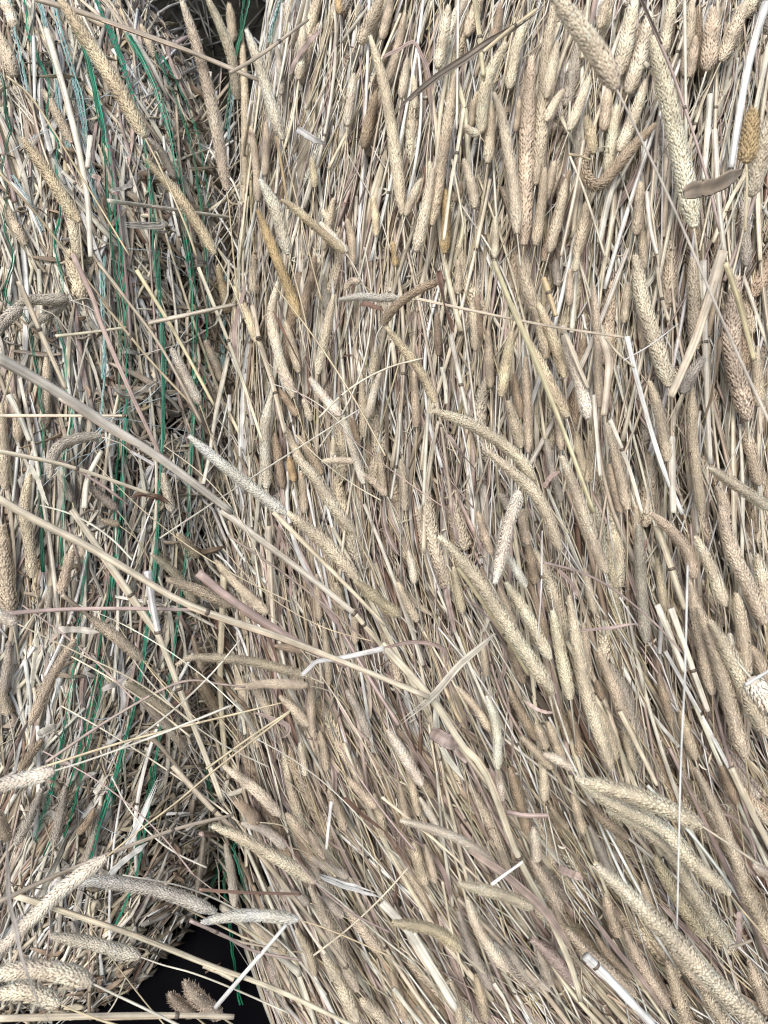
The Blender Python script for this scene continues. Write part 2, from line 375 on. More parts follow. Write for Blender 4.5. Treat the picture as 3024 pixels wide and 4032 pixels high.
# ------------------------------------------------------------------ seed heads: tile width tone layer | tip ... base | stem | label | short name
HEADS = '''
A 74 gold d0.66:0.72 | 255,-10 400,210 520,400 625,595 | 690,720 800,970 850,1110 | very long fluffy gold seed head slanting across the green net | the long fluffy gold seed head
A 58 cream d0.70:0.78 | 785,0 850,200 920,480 980,825 | 990,900 1010,1120 1030,1300 | tall straight cream seed head standing before the dark gap | the seed head before the dark gap
A 50 cream d0.76:0.84 | 895,-10 960,130 1000,250 1025,430 | 1035,600 1045,800 | cream seed head leaning at the mouth of the dark gap | the seed head at the gap's mouth
A 54 pale d0.74:0.78 | 1065,130 1120,280 1180,480 1220,605 | 1225,640 1290,900 1350,1150 1390,1300 | pale blunt-tipped seed head where the tan straw ends | the blunt-tipped pale seed head
A 62 gold d0.72:0.75 | 100,600 200,740 300,900 345,960 | 352,1080 365,1240 | fluffy gold seed head over the zigzag of green net | the gold seed head on the net
A 52 gold d0.73:0.77 | 635,690 700,765 760,830 860,980 930,1100 | 1000,1230 1060,1380 | ragged gold seed head slanting over the bale crease | the ragged gold seed head
A 62 pale d0.72:0.75 | 1125,780 1190,900 1220,1010 1245,1100 | 1300,1300 1345,1500 | white-tipped seed head next to the amber one | the white-tipped seed head
A 50 amber 3 | 1115,910 1150,1000 1190,1106 1240,1226 1290,1370 | 1320,1520 | long amber seed head hugging the white-tipped one | the long amber seed head
A 42 gold d0.70:0.74 | 1215,865 1260,890 1330,950 1420,1030 1490,1090 | 1530,1150 1600,1290 | slim gold curved seed head with a hooked tip | the hook-tipped gold seed head
A 44 pale 3 | 1385,965 1440,1030 1500,1090 |  | |
A 45 tan 1 | 990,20 1000,100 1005,180 | | loose oat-like seed head at the edge of the dark gap |
A 45 cream 1 | 1310,110 1302,230 1290,345 | | |
A 45 cream 1 | 1530,320 1515,430 1500,545 | | |
A 38 tan 1 | 1085,550 1105,700 1115,870 | | |
A 36 tan 1 | 1150,530 1150,650 1145,760 | | |
A 36 gold 1 | 1345,680 1355,750 1360,812 | 1350,900 1330,1106 | small oval seed head on a thin upright stem |
A 40 tan 0 | 1045,140 1060,500 1055,880 | | |
A 36 gold 1 | 1612,850 1622,940 1625,1020 | | |
A 55 tan 2 | 1600,160 1659,370 1699,600 1725,800 1740,930 | 1750,1080 | long curved tan seed head beside the dark brown one | the long curved tan seed head
A 52 brown 0 | 1625,400 1595,520 1572,640 | | dark brown braided seed head sunk between straws | the dark brown braided seed head
A 60 tan 0 | -20,130 30,230 60,330 | | |
A 50 cream 0 | 10,-10 45,60 60,120 | | |
A 38 grey 0 | 195,120 215,170 235,260 | | |
A 46 tan 0 | 185,390 250,500 310,620 | | |
A 36 tan 0 | 610,110 640,180 665,250 | | |
A 38 grey 1 | 640,600 700,660 755,770 | | grey seed head caught under the net strands |
A 36 grey 1 | 1195,200 1210,310 1215,410 | | |
A 60 tan 1 | 1650,-10 1600,90 1555,190 | | |
A 34 amber 1 | 1455,-20 1462,20 1468,60 | | |
A 55 cream 0 | 300,930 325,1020 340,1120 | | |
A 44 tan 0 | 20,880 60,960 110,1060 | | |
A 40 tan 1 | 1500,950 1520,1040 1520,1150 | | |
A 40 tan 1 | 1440,860 1420,960 1400,1080 | | |
B 98 cream d0.44:0.46 | 700,-60 850,130 940,260 1005,385 | 1120,620 1230,850 1340,1100 1500,1470 1700,1900 | out-of-focus thick seed head leaning in from the top edge | the blurred thick seed head
B 87 cream 4 | 1160,165 1230,450 1290,720 1340,985 | 1360,1150 1375,1300 | thickest pale seed head with a broken straw at its tip | the thickest pale seed head
B 52 cream 3 | 475,405 500,470 520,560 560,800 575,1010 | 590,1150 | pale seed head with a sharply bent tip |  the bent-tipped pale seed head
B 75 tan 1 | 640,250 622,500 610,800 605,1060 | | thick speckled tan seed head running straight up | the thick speckled seed head
B 63 tan 1 | 735,20 700,250 680,560 655,800 | | long speckled seed head touching a thicker speckled one |
B 50 cream 2 | 748,185 725,300 700,425 | | |
B 40 cream 2 | 775,390 735,450 700,525 | | |
B 57 cream 3 | 525,190 455,320 430,430 418,575 | | pale seed head curving beneath the brown blade | the seed head under the brown blade
B 50 cream 2 | 462,440 458,580 448,705 | | |
B 55 cream 1 | 600,100 565,240 540,385 | | |
B 35 tan 0 | 585,420 580,500 568,570 | | |
B 55 cream 2 | 278,30 255,160 232,295 | | |
B 56 tan 2 | 305,330 262,620 205,975 | | long tan seed head dropping away from the brown blade |
B 54 cream 3 | 210,730 180,900 138,1088 | | plump cream seed head pointing up at the long tan one |
B 40 cream 3 | 160,775 125,850 92,932 | | short braided cream seed head leaning on a pale stem |
B 45 cream 2 | 345,690 375,790 392,900 | | |
B 45 amber 1 | 265,820 268,950 262,1095 | | |
B 50 cream 2 | 885,340 845,450 800,565 | | |
B 52 yellow 3 | 872,510 895,590 905,665 | | greenish short seed head above the hooked brown one |
B 70 cream 1 | 1085,-10 1050,160 1015,325 | | |
B 70 cream 1 | 1150,60 1110,230 1055,405 | | |
B 57 cream 2 | 1132,350 1080,500 1015,655 | | |
B 54 cream 1 | 1250,-20 1225,120 1198,245 | | |
B 61 brown 3 | 1168,540 1080,630 1000,725 930,800 872,765 858,680 890,650 | | thick brown seed head bent round into a hook | the hooked brown seed head
B 50 tan 1 | 965,390 958,480 948,565 | | |
B 52 cream 1 | 1005,460 985,600 960,745 | | |
B 50 tan 2 | 1108,790 1102,900 1088,1015 | | |
B 42 tan 1 | 1110,960 1120,1060 1122,1160 | | |
B 52 brown 1 | 800,740 760,900 690,1130 | | |
B 46 tan 1 | 738,700 715,790 690,875 | | |
B 52 tan 2 | 785,780 755,930 715,1090 | | |
B 50 tan 2 | 695,730 680,890 655,1060 | | |
B 55 tan 1 | 872,880 855,1000 828,1115 | | |
B 88 amber d0.54:0.55 | 1590,470 1580,590 1565,705 | 1568,800 1560,1000 | blurred fuzzy amber seed head near the edge of the frame | the fuzzy amber seed head
B 84 cream d0.56:0.60 | 1680,480 1620,690 1585,850 | 1530,1090 1490,1250 | blurred pale seed head tapering to its stem beside the fuzzy amber one |
B 78 tan 1 | 1420,40 1412,180 1395,305 | | |
B 61 tan 1 | 1560,20 1510,140 1455,265 | | |
B 46 tan 1 | 1345,160 1335,240 1318,335 | | |
B 36 cream 1 | 480,940 482,1030 478,1115 | | |
B 34 amber 1 | 35,1045 45,1090 50,1150 | | |
B 50 grey 1 | 1550,880 1560,1020 1565,1150 | | |
B 40 cream 3 | 345,545 380,570 415,580 | | small cream seed head bent over sideways |
B 40 tan 2 | 405,400 385,470 378,545 | | |
B 42 cream 1 | 100,255 88,340 74,425 | | |
B 32 cream 1 | 128,330 132,400 132,470 | | |
B 46 tan 1 | 965,-10 950,60 930,125 | | |
B 44 tan 0 | 30,-10 15,70 -10,170 | | |
B 40 brown 0 | 500,20 495,90 470,170 | | |
B 36 brown 0 | 330,790 322,840 300,870 | | |
B 42 tan 0 | 90,60 60,200 20,350 | | |
B 52 tan 0 | 1330,0 1322,120 1300,330 | | |
B 48 grey 0 | 835,540 838,640 845,720 | | |
C 50 pale d0.70:0.74 | 740,400 770,455 810,535 862,638 | 930,830 960,920 | lone pale seed head hanging over the shaded crease | the lone pale seed head in the crease
C 42 cream 2 | 888,370 925,450 962,545 | | |
C 42 gold 3 | 1013,135 1070,260 1112,372 | 1170,520 | |
C 50 cream 3 | 1198,118 1172,260 1208,440 1268,612 | | long s-curved cream seed head beside a dark red blade | the s-curved cream seed head
C 46 cream 3 | 1442,170 1400,370 1372,512 | | slender cream seed head hanging tip upward below the level white one |
C 40 white d0.69:0.71 | 1465,188 1560,176 1640,182 1715,178 | 1800,190 | white seed head lying level under the long amber one | the level white seed head
C 46 brown 2 | 1335,110 1318,200 1308,285 | | |
C 36 tan 3 | 1490,145 1515,112 1555,110 | | small tan seed head curled over at the tip |
C 46 pale 4 | 1340,530 1400,610 1470,692 | 1485,710 1540,860 | short pale seed head set end to end with a slimmer one | the end-to-end pale seed head
C 40 pale 3 | 1480,690 1530,850 1572,985 | | slim tapering pale seed head below a stouter pale one |
C 55 pale 3 | 1168,610 1143,760 1148,890 1152,1005 | | pale upright seed head with coarse open bracts | the coarse upright seed head
C 38 tan 1 | 1225,730 1270,820 1312,905 | | |
C 45 brown 1 | 1188,770 1205,890 1222,1005 | | |
C 46 brown 2 | 1288,778 1340,850 1392,945 | | |
C 30 cream 2 | 1440,788 1440,825 1436,865 | | tiny egg-shaped seed head on an upright stem |
C 34 cream 3 | 1395,885 1460,884 1532,886 | | short slim seed head lying level | the short level seed head
C 60 white d0.68:0.70 | 818,780 960,900 1100,1010 1235,1116 | 1270,1140 1330,1180 | bold white seed head slanting across the middle of the crease | the bold white seed head
C 62 cream d0.66:0.69 | 1275,860 1370,970 1460,1106 1530,1195 | 1600,1330 1640,1430 | bold cream seed head parallel with the white one | the bold cream seed head
C 40 amber 1 | 1248,870 1258,920 1270,975 | | |
C 56 grey 3 | 70,212 130,190 200,188 295,185 | | greyish bent seed head lying over the net | the greyish bent seed head
C 46 grey 2 | 128,305 190,265 245,230 290,195 | | |
C 60 grey 3 | -30,350 20,285 60,245 95,225 | | |
C 55 tan 1 | 130,940 115,1020 108,1110 130,1260 140,1390 | | |
C 52 grey 3 | 215,960 222,890 255,825 330,790 435,778 | | grey-tan seed head arched over like a cane handle | the arched grey seed head
C 45 pale 2 | 705,940 722,1020 742,1105 | | |
C 78 tan 0 | 300,-20 335,90 355,190 | | |
C 42 tan 0 | 200,440 200,600 188,750 | | |
C 50 tan 0 | 5,640 15,820 22,1010 | | |
C 46 tan 0 | 60,600 75,700 80,800 | | |
C 42 gold 2 | 940,40 962,140 988,245 | | |
C 40 brown 1 | 1210,580 1245,630 1285,690 | | |
C 40 pale 3 | 1642,505 1615,590 1588,700 | | |
C 40 tan 2 | 1562,520 1568,650 1572,785 | | |
C 36 tan 1 | 1310,620 1328,660 1342,715 | | |
C 45 tan 1 | 1622,390 1618,450 1608,515 | | |
C 40 tan 3 | 1570,945 1620,980 1670,1035 | | |
C 44 tan 1 | 1235,285 1262,390 1292,505 | | |
C 40 brown 0 | 1360,0 1350,80 1330,160 | | |
C 40 tan 0 | 1640,850 1650,950 1659,1040 | | |
C 44 grey 1 | 380,985 440,1040 505,1095 | | |
C 40 grey 0 | 260,950 285,1000 310,1060 | | |
C 40 brown 0 | 1525,700 1535,760 1545,840 | | |
C 40 tan 0 | 1300,930 1310,1020 1315,1110 | | |
D 46 brown d0.66:0.68 | 265,98 150,145 70,200 25,245 -5,300 | -30,340 -40,420 | curved brown seed head lying across the upright straws | the curved brown seed head
D 48 gold d0.67:0.70 | 10,308 100,420 170,520 222,632 | 240,700 330,900 | gold seed head curving down from the curved brown one | the curving gold seed head
D 60 cream d0.66:0.69 | 212,668 360,720 480,790 580,870 652,968 | 720,1090 800,1200 | large arched cream seed head springing from the middle | the large arched cream seed head
D 58 cream d0.66:0.69 | 450,845 540,920 640,1010 700,1106 760,1270 | 850,1390 960,1560 | long cream seed head tucked under the large arched one | the tucked long cream seed head
D 55 gold 3 | 668,208 720,330 755,430 782,525 | | |
D 60 pale 5 | 775,345 830,500 858,600 882,705 | | plump pale seed head close to a long yellow straw | the plump pale seed head
D 60 gold 4 | 620,360 690,500 760,640 792,698 | | gold seed head crossed by the long yellow straw | the gold seed head on the yellow straw
D 62 tan 2 | 580,0 620,140 680,300 702,445 | | |
D 52 gold 3 | 552,330 528,470 505,608 | 498,700 495,790 | gold seed head on a short upright stem | the gold seed head on its upright stem
D 55 tan 2 | 535,628 565,720 592,830 | | |
D 40 brown 1 | 560,510 575,600 592,700 | | |
D 45 tan 1 | 610,440 620,640 622,850 | | |
D 75 cream 2 | 1085,0 1120,200 1180,400 1232,565 | | very long cream seed head beside a broad ribbed straw | the very long cream seed head
D 55 tan 3 | 1148,545 1195,700 1228,890 | | |
D 50 tan 2 | 1330,560 1335,800 1372,1115 | | long braided tan seed head standing between pale straws | the long braided tan seed head
D 58 grey 4 | 1380,440 1335,500 1288,595 | | short seed head tilted against the broad ribbed straw |
D 56 cream d0.60:0.64 | 1405,915 1520,990 1670,1095 | 1750,1160 | cream seed head jutting in from the edge of the frame | the jutting cream seed head
D 55 cream 2 | 960,728 1010,880 1052,1095 | | |
D 60 cream d0.66:0.69 | 768,868 810,970 860,1106 915,1260 960,1370 | 990,1480 1030,1600 | stout cream seed head with sharp braided bracts | the stout braided cream seed head
D 50 tan 2 | 1440,998 1462,1050 1485,1130 | | |
D 40 tan 1 | 905,120 920,330 930,655 | | |
D 64 tan 1 | 1332,10 1340,200 1348,405 | | |
D 88 tan 1 | 1525,90 1500,400 1575,710 | | |
D 52 tan 2 | 1605,420 1615,530 1620,650 | | |
D 36 tan 0 | 320,20 322,90 320,165 | | |
D 38 tan 1 | 805,60 802,130 800,215 | | |
D 40 tan 0 | 1055,120 1048,200 1035,290 | | |
D 36 cream 2 | 835,-10 830,30 824,68 | | |
D 42 grey 0 | 740,20 745,70 752,130 | | |
D 64 pale d0.64:0.67 | 480,1410 510,1290 535,1170 572,1060 580,1015 | 590,960 | upside-down pale seed head with dark gaps in its braid | the upside-down pale seed head
D 40 grey 1 | 700,790 725,920 765,1060 | | |
D 40 tan 0 | 735,560 752,700 765,840 | | |
D 46 tan 1 | 975,900 1000,1000 1025,1110 | | |
D 46 tan 0 | 75,880 85,990 92,1100 | | |
D 42 brown 0 | 400,170 405,260 412,360 | | |
D 40 tan 0 | 1105,260 1115,330 1125,410 | | |
D 36 brown 0 | 228,250 232,340 236,430 | | |
D 42 tan 0 | 450,330 455,450 460,570 | | |
D 46 grey 1 | 500,1030 525,1060 545,1095 | | |
D 40 tan 0 | 130,500 135,620 140,740 | | |
D 46 tan 0 | 830,760 850,870 880,980 | | |
D 60 tan 0 | 1560,750 1590,860 1620,990 | | |
D 40 tan 1 | 380,200 388,300 395,410 | | |
E 50 tan 1 | 312,165 285,260 262,355 | | |
E 36 grey 1 | 218,318 212,370 205,425 | | |
E 36 tan 1 | 440,35 475,45 515,55 | | |
E 42 cream 2 | 655,182 760,270 842,395 | | |
E 56 tan d0.68:0.72 | 722,292 830,328 915,365 1002,408 | 1060,435 1200,520 | tan seed head lying over the long node-jointed stem | the seed head over the jointed stem
E 45 tan 3 | 932,212 1040,330 1155,438 | | |
E 45 tan 2 | 768,98 810,140 855,195 | | |
E 66 cream d0.67:0.68 | 1245,5 1400,130 1470,205 1548,292 | 1580,320 1659,420 | coarse cream seed head following the bold white one |  the coarse cream seed head
E 58 yellow d0.66:0.69 | 1535,300 1600,350 1659,400 1728,448 | 1800,520 | yellowish blunt seed head at the end of the coarse tan one | the yellowish blunt seed head
E 60 pale d0.55:0.60 | -60,435 10,455 72,482 | 340,610 600,740 860,930 | pale seed head entering at the left edge on a long thin stem | the pale seed head at the left edge
E 54 tan d0.64:0.69 | 382,448 500,540 615,638 | 730,760 800,840 | tan seed head overlapping a cut straw on the netted bale | the tan seed head on the netted bale
E 50 cream 4 | 542,738 640,800 732,868 | | cream seed head lying above a slimmer pale one | the upper of two stacked heads
E 45 pale 3 | 610,815 700,900 805,1022 | 850,1100 900,1160 | slim pale seed head under a cream one on the netted bale |
E 50 tan d0.68:0.70 | 325,550 230,700 130,918 | 115,1000 | brown-tipped seed head leaning the opposite way over the net | the brown-tipped leaning seed head
E 48 tan d0.66:0.72 | 765,660 800,640 850,628 1000,635 1150,660 1335,712 | 1400,740 | long level seed head with a bristly pale tip | the long level seed head
E 42 tan 4 | 1020,762 1150,742 1330,748 | | shorter level seed head below the long level one | the shorter level seed head
E 46 tan 2 | 1212,798 1270,850 1335,925 | | |
E 40 tan 2 | 1348,718 1345,850 1352,970 | | |
E 50 tan 1 | 850,700 895,780 945,880 | | |
E 46 grey 2 | 1500,775 1550,860 1595,975 | | |
E 38 cream 2 | 1295,1000 1308,1060 1318,1140 | | |
E 46 brown 1 | 180,985 130,1050 85,1115 | | |
E 80 tan 0 | 5,60 20,250 45,440 | | |
E 50 tan 0 | -10,740 15,810 35,880 | | |
E 36 brown 1 | 1190,578 1250,588 1315,602 | | |
E 40 tan 1 | 1450,308 1465,360 1482,425 | | |
E 36 tan 0 | 1398,480 1412,600 1422,745 | | |
E 36 tan 0 | 1368,270 1375,380 1380,470 | | |
E 36 tan 0 | 1530,420 1535,490 1535,570 | | |
E 30 tan 1 | 832,538 850,600 872,685 | | |
E 38 tan 1 | 1382,950 1400,1030 1412,1120 | | |
E 46 tan 0 | 1090,700 1130,800 1170,880 | | |
E 44 grey 0 | 40,560 30,680 10,800 | | |
F 74 cream d0.65:0.68 | 242,108 330,200 420,310 560,530 732,782 | 760,880 800,1000 | longest cream seed head running diagonally down the bale | the longest diagonal seed head
F 60 cream 4 | 528,308 610,430 718,638 | | |
F 62 cream 4 | 728,428 770,640 805,810 | | cream round-tipped seed head beside a long tapered one | the round-tipped cream seed head
F 64 cream 5 | 800,368 840,600 880,800 985,1115 | | long tapered cream seed head with a sharp point | the long tapered cream seed head
F 42 tan 2 | 405,0 432,90 465,185 | | |
F 50 tan 2 | 598,-10 605,70 622,140 | | |
F 46 brown 2 | 618,125 635,210 652,310 | | |
F 56 grey 3 | 1098,55 1110,300 1132,565 | | |
F 58 tan 3 | 1158,8 1240,80 1312,170 1342,285 | | tan seed head bowed over a darker straight one | the bowed tan seed head
F 60 tan 2 | 1320,280 1370,560 1420,790 | | |
F 58 cream 4 | 1348,108 1420,260 1472,408 | | |
F 74 cream 3 | 1458,-20 1510,180 1580,330 1645,480 | | |
F 72 cream 2 | 1612,188 1640,320 1665,460 | | |
F 66 tan 4 | 1522,355 1550,520 1562,725 | | |
F 74 tan 4 | 1358,408 1440,620 1500,850 1562,1065 | | thick tan seed head with a white tuft behind its middle | the thick tan seed head
F 80 cream 5 | 1412,475 1510,650 1600,860 1665,970 | | thick cream seed head overlapping a thick tan one | the thick overlapping cream seed head
F 50 brown 2 | 543,775 600,880 662,985 | | |
F 48 tan 3 | 658,918 680,970 702,1025 | | |
F 48 tan 2 | 708,908 735,980 765,1055 | | |
F 45 tan 3 | 598,975 680,1060 725,1110 | | |
F 46 pale 4 | 690,1045 750,1070 815,1110 | | |
F 46 pale 4 | 445,798 485,930 492,1110 | | slim whitish seed head hanging on a slack stem | the slim whitish seed head
F 40 tan 3 | 315,755 400,850 458,945 | | |
F 60 tan 2 | 928,598 990,750 1045,910 | | |
F 45 brown 2 | 1188,718 1215,810 1242,910 | | |
F 42 tan 1 | 1038,950 1060,1030 1085,1115 | | |
F 55 pale 4 | 18,945 60,1010 120,1106 165,1180 | 200,1250 240,1320 | pale seed head with a curled tip in the mauve stalks | the curl-tipped pale seed head
F 46 tan 2 | 60,308 100,390 145,475 | | |
F 38 pale 2 | 105,170 120,235 132,310 | | |
F 44 white 4 | 528,175 570,250 615,325 | | white spindly seed head beside the upside-down one | the white spindly seed head
F 36 tan 1 | 428,580 435,640 442,710 | | |
F 46 brown 1 | 538,580 570,650 605,740 | | |
F 42 tan 1 | 498,330 530,400 562,490 | | |
F 42 brown 1 | 620,260 660,400 705,545 | | |
F 46 brown 1 | 740,830 770,900 800,990 | | |
F 40 brown 0 | 920,728 930,770 945,810 | | |
F 50 tan 1 | 860,480 872,600 885,730 | | |
F 55 tan 2 | 918,838 960,940 1005,1070 | | |
F 40 tan 1 | 865,240 885,330 910,440 | | |
F 60 tan 2 | 1590,585 1620,650 1655,730 | | |
F 100 pale 6 | 1690,860 1650,810 1610,760 1585,715 | | fat whitish seed head poking in at the frame edge | the fat whitish seed head
F 40 tan 0 | 1180,200 1195,310 1215,430 | | |
F 44 tan 0 | 300,240 320,340 340,440 | | |
F 50 tan 0 | 1280,860 1310,960 1345,1070 | | |
F 44 brown 0 | 800,860 830,960 850,1060 | | |
F 40 white 3 | 1495,525 1500,560 1512,600 | | white feathery tuft wedged between thick seed heads |
G 74 pale d0.52:0.53 | -40,85 60,60 150,38 235,12 | 400,-40 700,-150 1000,-270 | thick seed head sloping in at the lower left edge | the thick sloping seed head
G 70 pale d0.55:0.60 | -40,830 60,730 150,640 300,500 462,383 | 600,270 760,150 945,-5 1250,-240 | big near seed head rising diagonally past the arched white one | the big near diagonal seed head
G 64 white d0.62:0.70 | 240,505 340,492 450,490 650,522 800,570 932,622 | 980,650 1100,720 1300,850 | white arched seed head spanning the shaded bale | the white arched seed head
G 58 white d0.64:0.66 | 872,668 1000,640 1150,638 1290,655 | 1400,690 1520,740 1700,820 | pale level seed head in front of the black gap | the level seed head at the black gap
G 64 pale d0.60:0.62 | 222,725 310,740 400,758 605,815 | 700,850 830,885 1000,950 1250,1060 | blunt pale seed head on a stem crossing the black gap | the blunt pale seed head
G 88 cream d0.50:0.51 | -40,905 50,880 150,868 300,890 402,932 | 500,980 700,1075 900,1180 | fat near seed head lying level at the bottom left | the fat near seed head
G 80 cream d0.53:0.54 | -40,985 100,962 180,985 262,1022 | 380,1070 560,1130 | fat tan seed head beneath another fat one at the corner |
G 62 cream d0.66:0.70 | 918,250 1060,310 1200,390 1362,492 | 1450,560 1659,740 1800,850 | bristly cream seed head slanting beside the netted bale edge | the bristly slanting cream seed head
G 50 cream 5 | 970,-5 1100,90 1212,207 | 1300,300 1450,470 | |
G 60 tan d0.66:0.70 | 732,980 780,1025 835,1068 | 900,1120 | smaller of two seed heads against the black gap |
G 74 tan d0.65:0.70 | 800,930 860,1000 955,1075 | 1050,1140 | larger of two seed heads against the black gap | the larger head against the black gap
G 55 tan 4 | 1338,515 1420,680 1545,965 | | |
G 62 cream 4 | 1398,808 1470,930 1545,1095 | | |
G 45 grey 2 | 1048,240 1140,262 1235,342 | | |
G 46 brown 2 | 998,108 1050,165 1112,235 | | |
G 45 tan 3 | 1238,198 1280,255 1335,325 | | |
G 42 tan 3 | 1338,278 1365,335 1402,395 | | |
G 44 grey 3 | 1348,388 1420,430 1505,475 | | |
G 50 tan 3 | 1088,680 1150,730 1232,797 | | |
G 45 tan 3 | 1505,45 1560,105 1625,175 | | |
G 46 tan 2 | 1618,115 1640,200 1662,300 | | |
G 50 grey 1 | 282,78 262,190 232,335 | | |
G 45 grey 1 | 182,88 130,210 68,335 | | |
G 40 grey 0 | 432,165 402,300 362,425 | | |
G 40 brown 1 | 405,178 380,235 335,285 | | |
G 30 grey 2 | 882,290 868,410 850,545 | | |
G 55 tan 3 | 1488,598 1560,690 1645,795 | | |
G 60 tan 3 | 1560,1000 1610,1040 1665,1100 | | |
G 50 tan 2 | 1478,988 1505,1040 1542,1110 | | |
G 42 grey 2 | 1218,528 1275,550 1335,585 | | |
G 44 grey 2 | 1388,558 1430,595 1485,645 | | |
G 50 tan d0.6:0.64 | -10,185 10,240 35,315 | | |
G 42 grey 0 | 975,330 1000,450 1015,600 | | |
G 44 tan 1 | 1420,100 1460,180 1490,270 | | |
G 44 tan 1 | 1280,700 1330,790 1360,900 | | |
H 90 cream d0.56:0.58 | 868,58 1000,92 1170,152 1370,248 | 1500,335 1700,470 | plumpest cream seed head pointing at the thin white straw | the plumpest cream seed head
H 74 cream d0.60:0.62 | 835,45 960,140 1200,260 1330,400 1492,542 | 1570,640 1700,790 | long bent cream seed head under the plumpest one | the long bent cream seed head
H 66 cream d0.62:0.66 | 968,183 1100,250 1250,380 1350,560 1505,785 | | curved cream seed head nested below the long bent one | the nested curved seed head
H 92 cream d0.52:0.54 | 918,425 1080,570 1250,740 1430,930 1660,1140 | | giant cream seed head running off the bottom corner | the giant cream seed head
H 46 pale d0.64:0.67 | 75,228 200,260 330,310 472,402 | 520,450 | slender pale seed head with a tapering pointed tip | the slender pointed pale seed head
H 58 cream d0.62:0.65 | 328,500 480,540 560,565 645,605 | | cream seed head crossed by the mauve blade | the head crossed by the mauve blade
H 60 yellow d0.58:0.62 | 42,668 180,690 260,725 332,788 | 380,840 440,890 | yellowish seed head lying crosswise over pale stems | the yellowish crosswise seed head
H 58 cream 5 | 358,565 420,720 535,875 | | |
H 60 tan 4 | 638,398 700,500 765,620 | | |
H 50 tan 4 | 690,8 692,70 692,142 | | short barrel-shaped tan seed head on a thin stem |
H 62 mauve 4 | 645,742 740,830 835,938 | | pinkish seed head beside a mauve blade | the pinkish seed head
H 64 tan 4 | 795,705 880,800 960,870 1085,985 | | tan seed head half hidden by the thick white straw | the head under the thick white straw
H 55 grey 2 | 662,790 690,850 725,940 | | |
H 50 grey 2 | 518,768 560,820 605,890 | | |
H 55 brown 2 | 545,5 588,150 625,290 | | |
H 60 tan 2 | 128,325 150,410 182,505 | | |
H 40 tan 2 | 178,335 200,410 222,495 | | |
H 42 tan 1 | 100,-10 125,90 150,205 | | |
H 45 tan 2 | 68,75 82,155 102,245 | | |
H 56 tan 1 | 958,555 980,640 1015,730 | | |
H 58 tan 2 | 1040,700 1070,770 1130,880 1235,1045 | | |
H 50 brown 3 | 878,145 950,225 1055,305 | | |
H 46 grey 3 | 888,255 965,420 1012,505 | | |
H 44 tan 2 | 815,115 838,195 862,285 | | |
H 42 brown 2 | 718,165 750,215 795,265 | | |
H 68 yellow 3 | 1172,385 1270,560 1385,730 | | yellowish seed head in the shade of the giant one | the shaded yellowish seed head
H 55 tan 3 | 1348,5 1430,170 1500,340 1562,505 | | |
H 50 brown 2 | 1458,-5 1490,70 1525,155 | | |
H 46 brown 3 | 918,728 970,810 1065,905 | | |
H 64 tan 2 | 1228,848 1275,990 1312,1115 | | |
H 70 tan 2 | 1385,975 1430,1040 1485,1115 | | |
H 60 tan 1 | 1245,800 1320,880 1405,965 | | |
H 55 tan 2 | 288,925 312,1010 335,1115 | | |
H 50 tan 1 | 398,900 420,990 442,1095 | | |
H 52 grey 2 | 318,615 380,790 462,955 | | |
H 52 pale 4 | 645,262 655,330 662,405 | | feathery pale seed head with bracts standing open |
H 70 tan 3 | 1528,468 1620,640 1680,780 | | |
H 50 pale d0.5:0.52 | 1605,425 1650,450 1720,490 | | |
H 50 brown 2 | 558,385 600,430 645,490 | | |
H 36 pale 3 | 155,130 190,185 232,255 | | |
H 46 brown 2 | 98,-5 155,55 212,128 | | |
H 40 pale 3 | 488,-10 500,60 512,142 | | |
H 50 tan 0 | 1120,500 1150,600 1200,720 | | |
H 50 tan 0 | 30,880 60,980 90,1090 | | |
H 46 tan 0 | 730,560 760,660 800,750 | | |
H 60 tan 0 | 1580,840 1620,950 1659,1060 | | |
'''

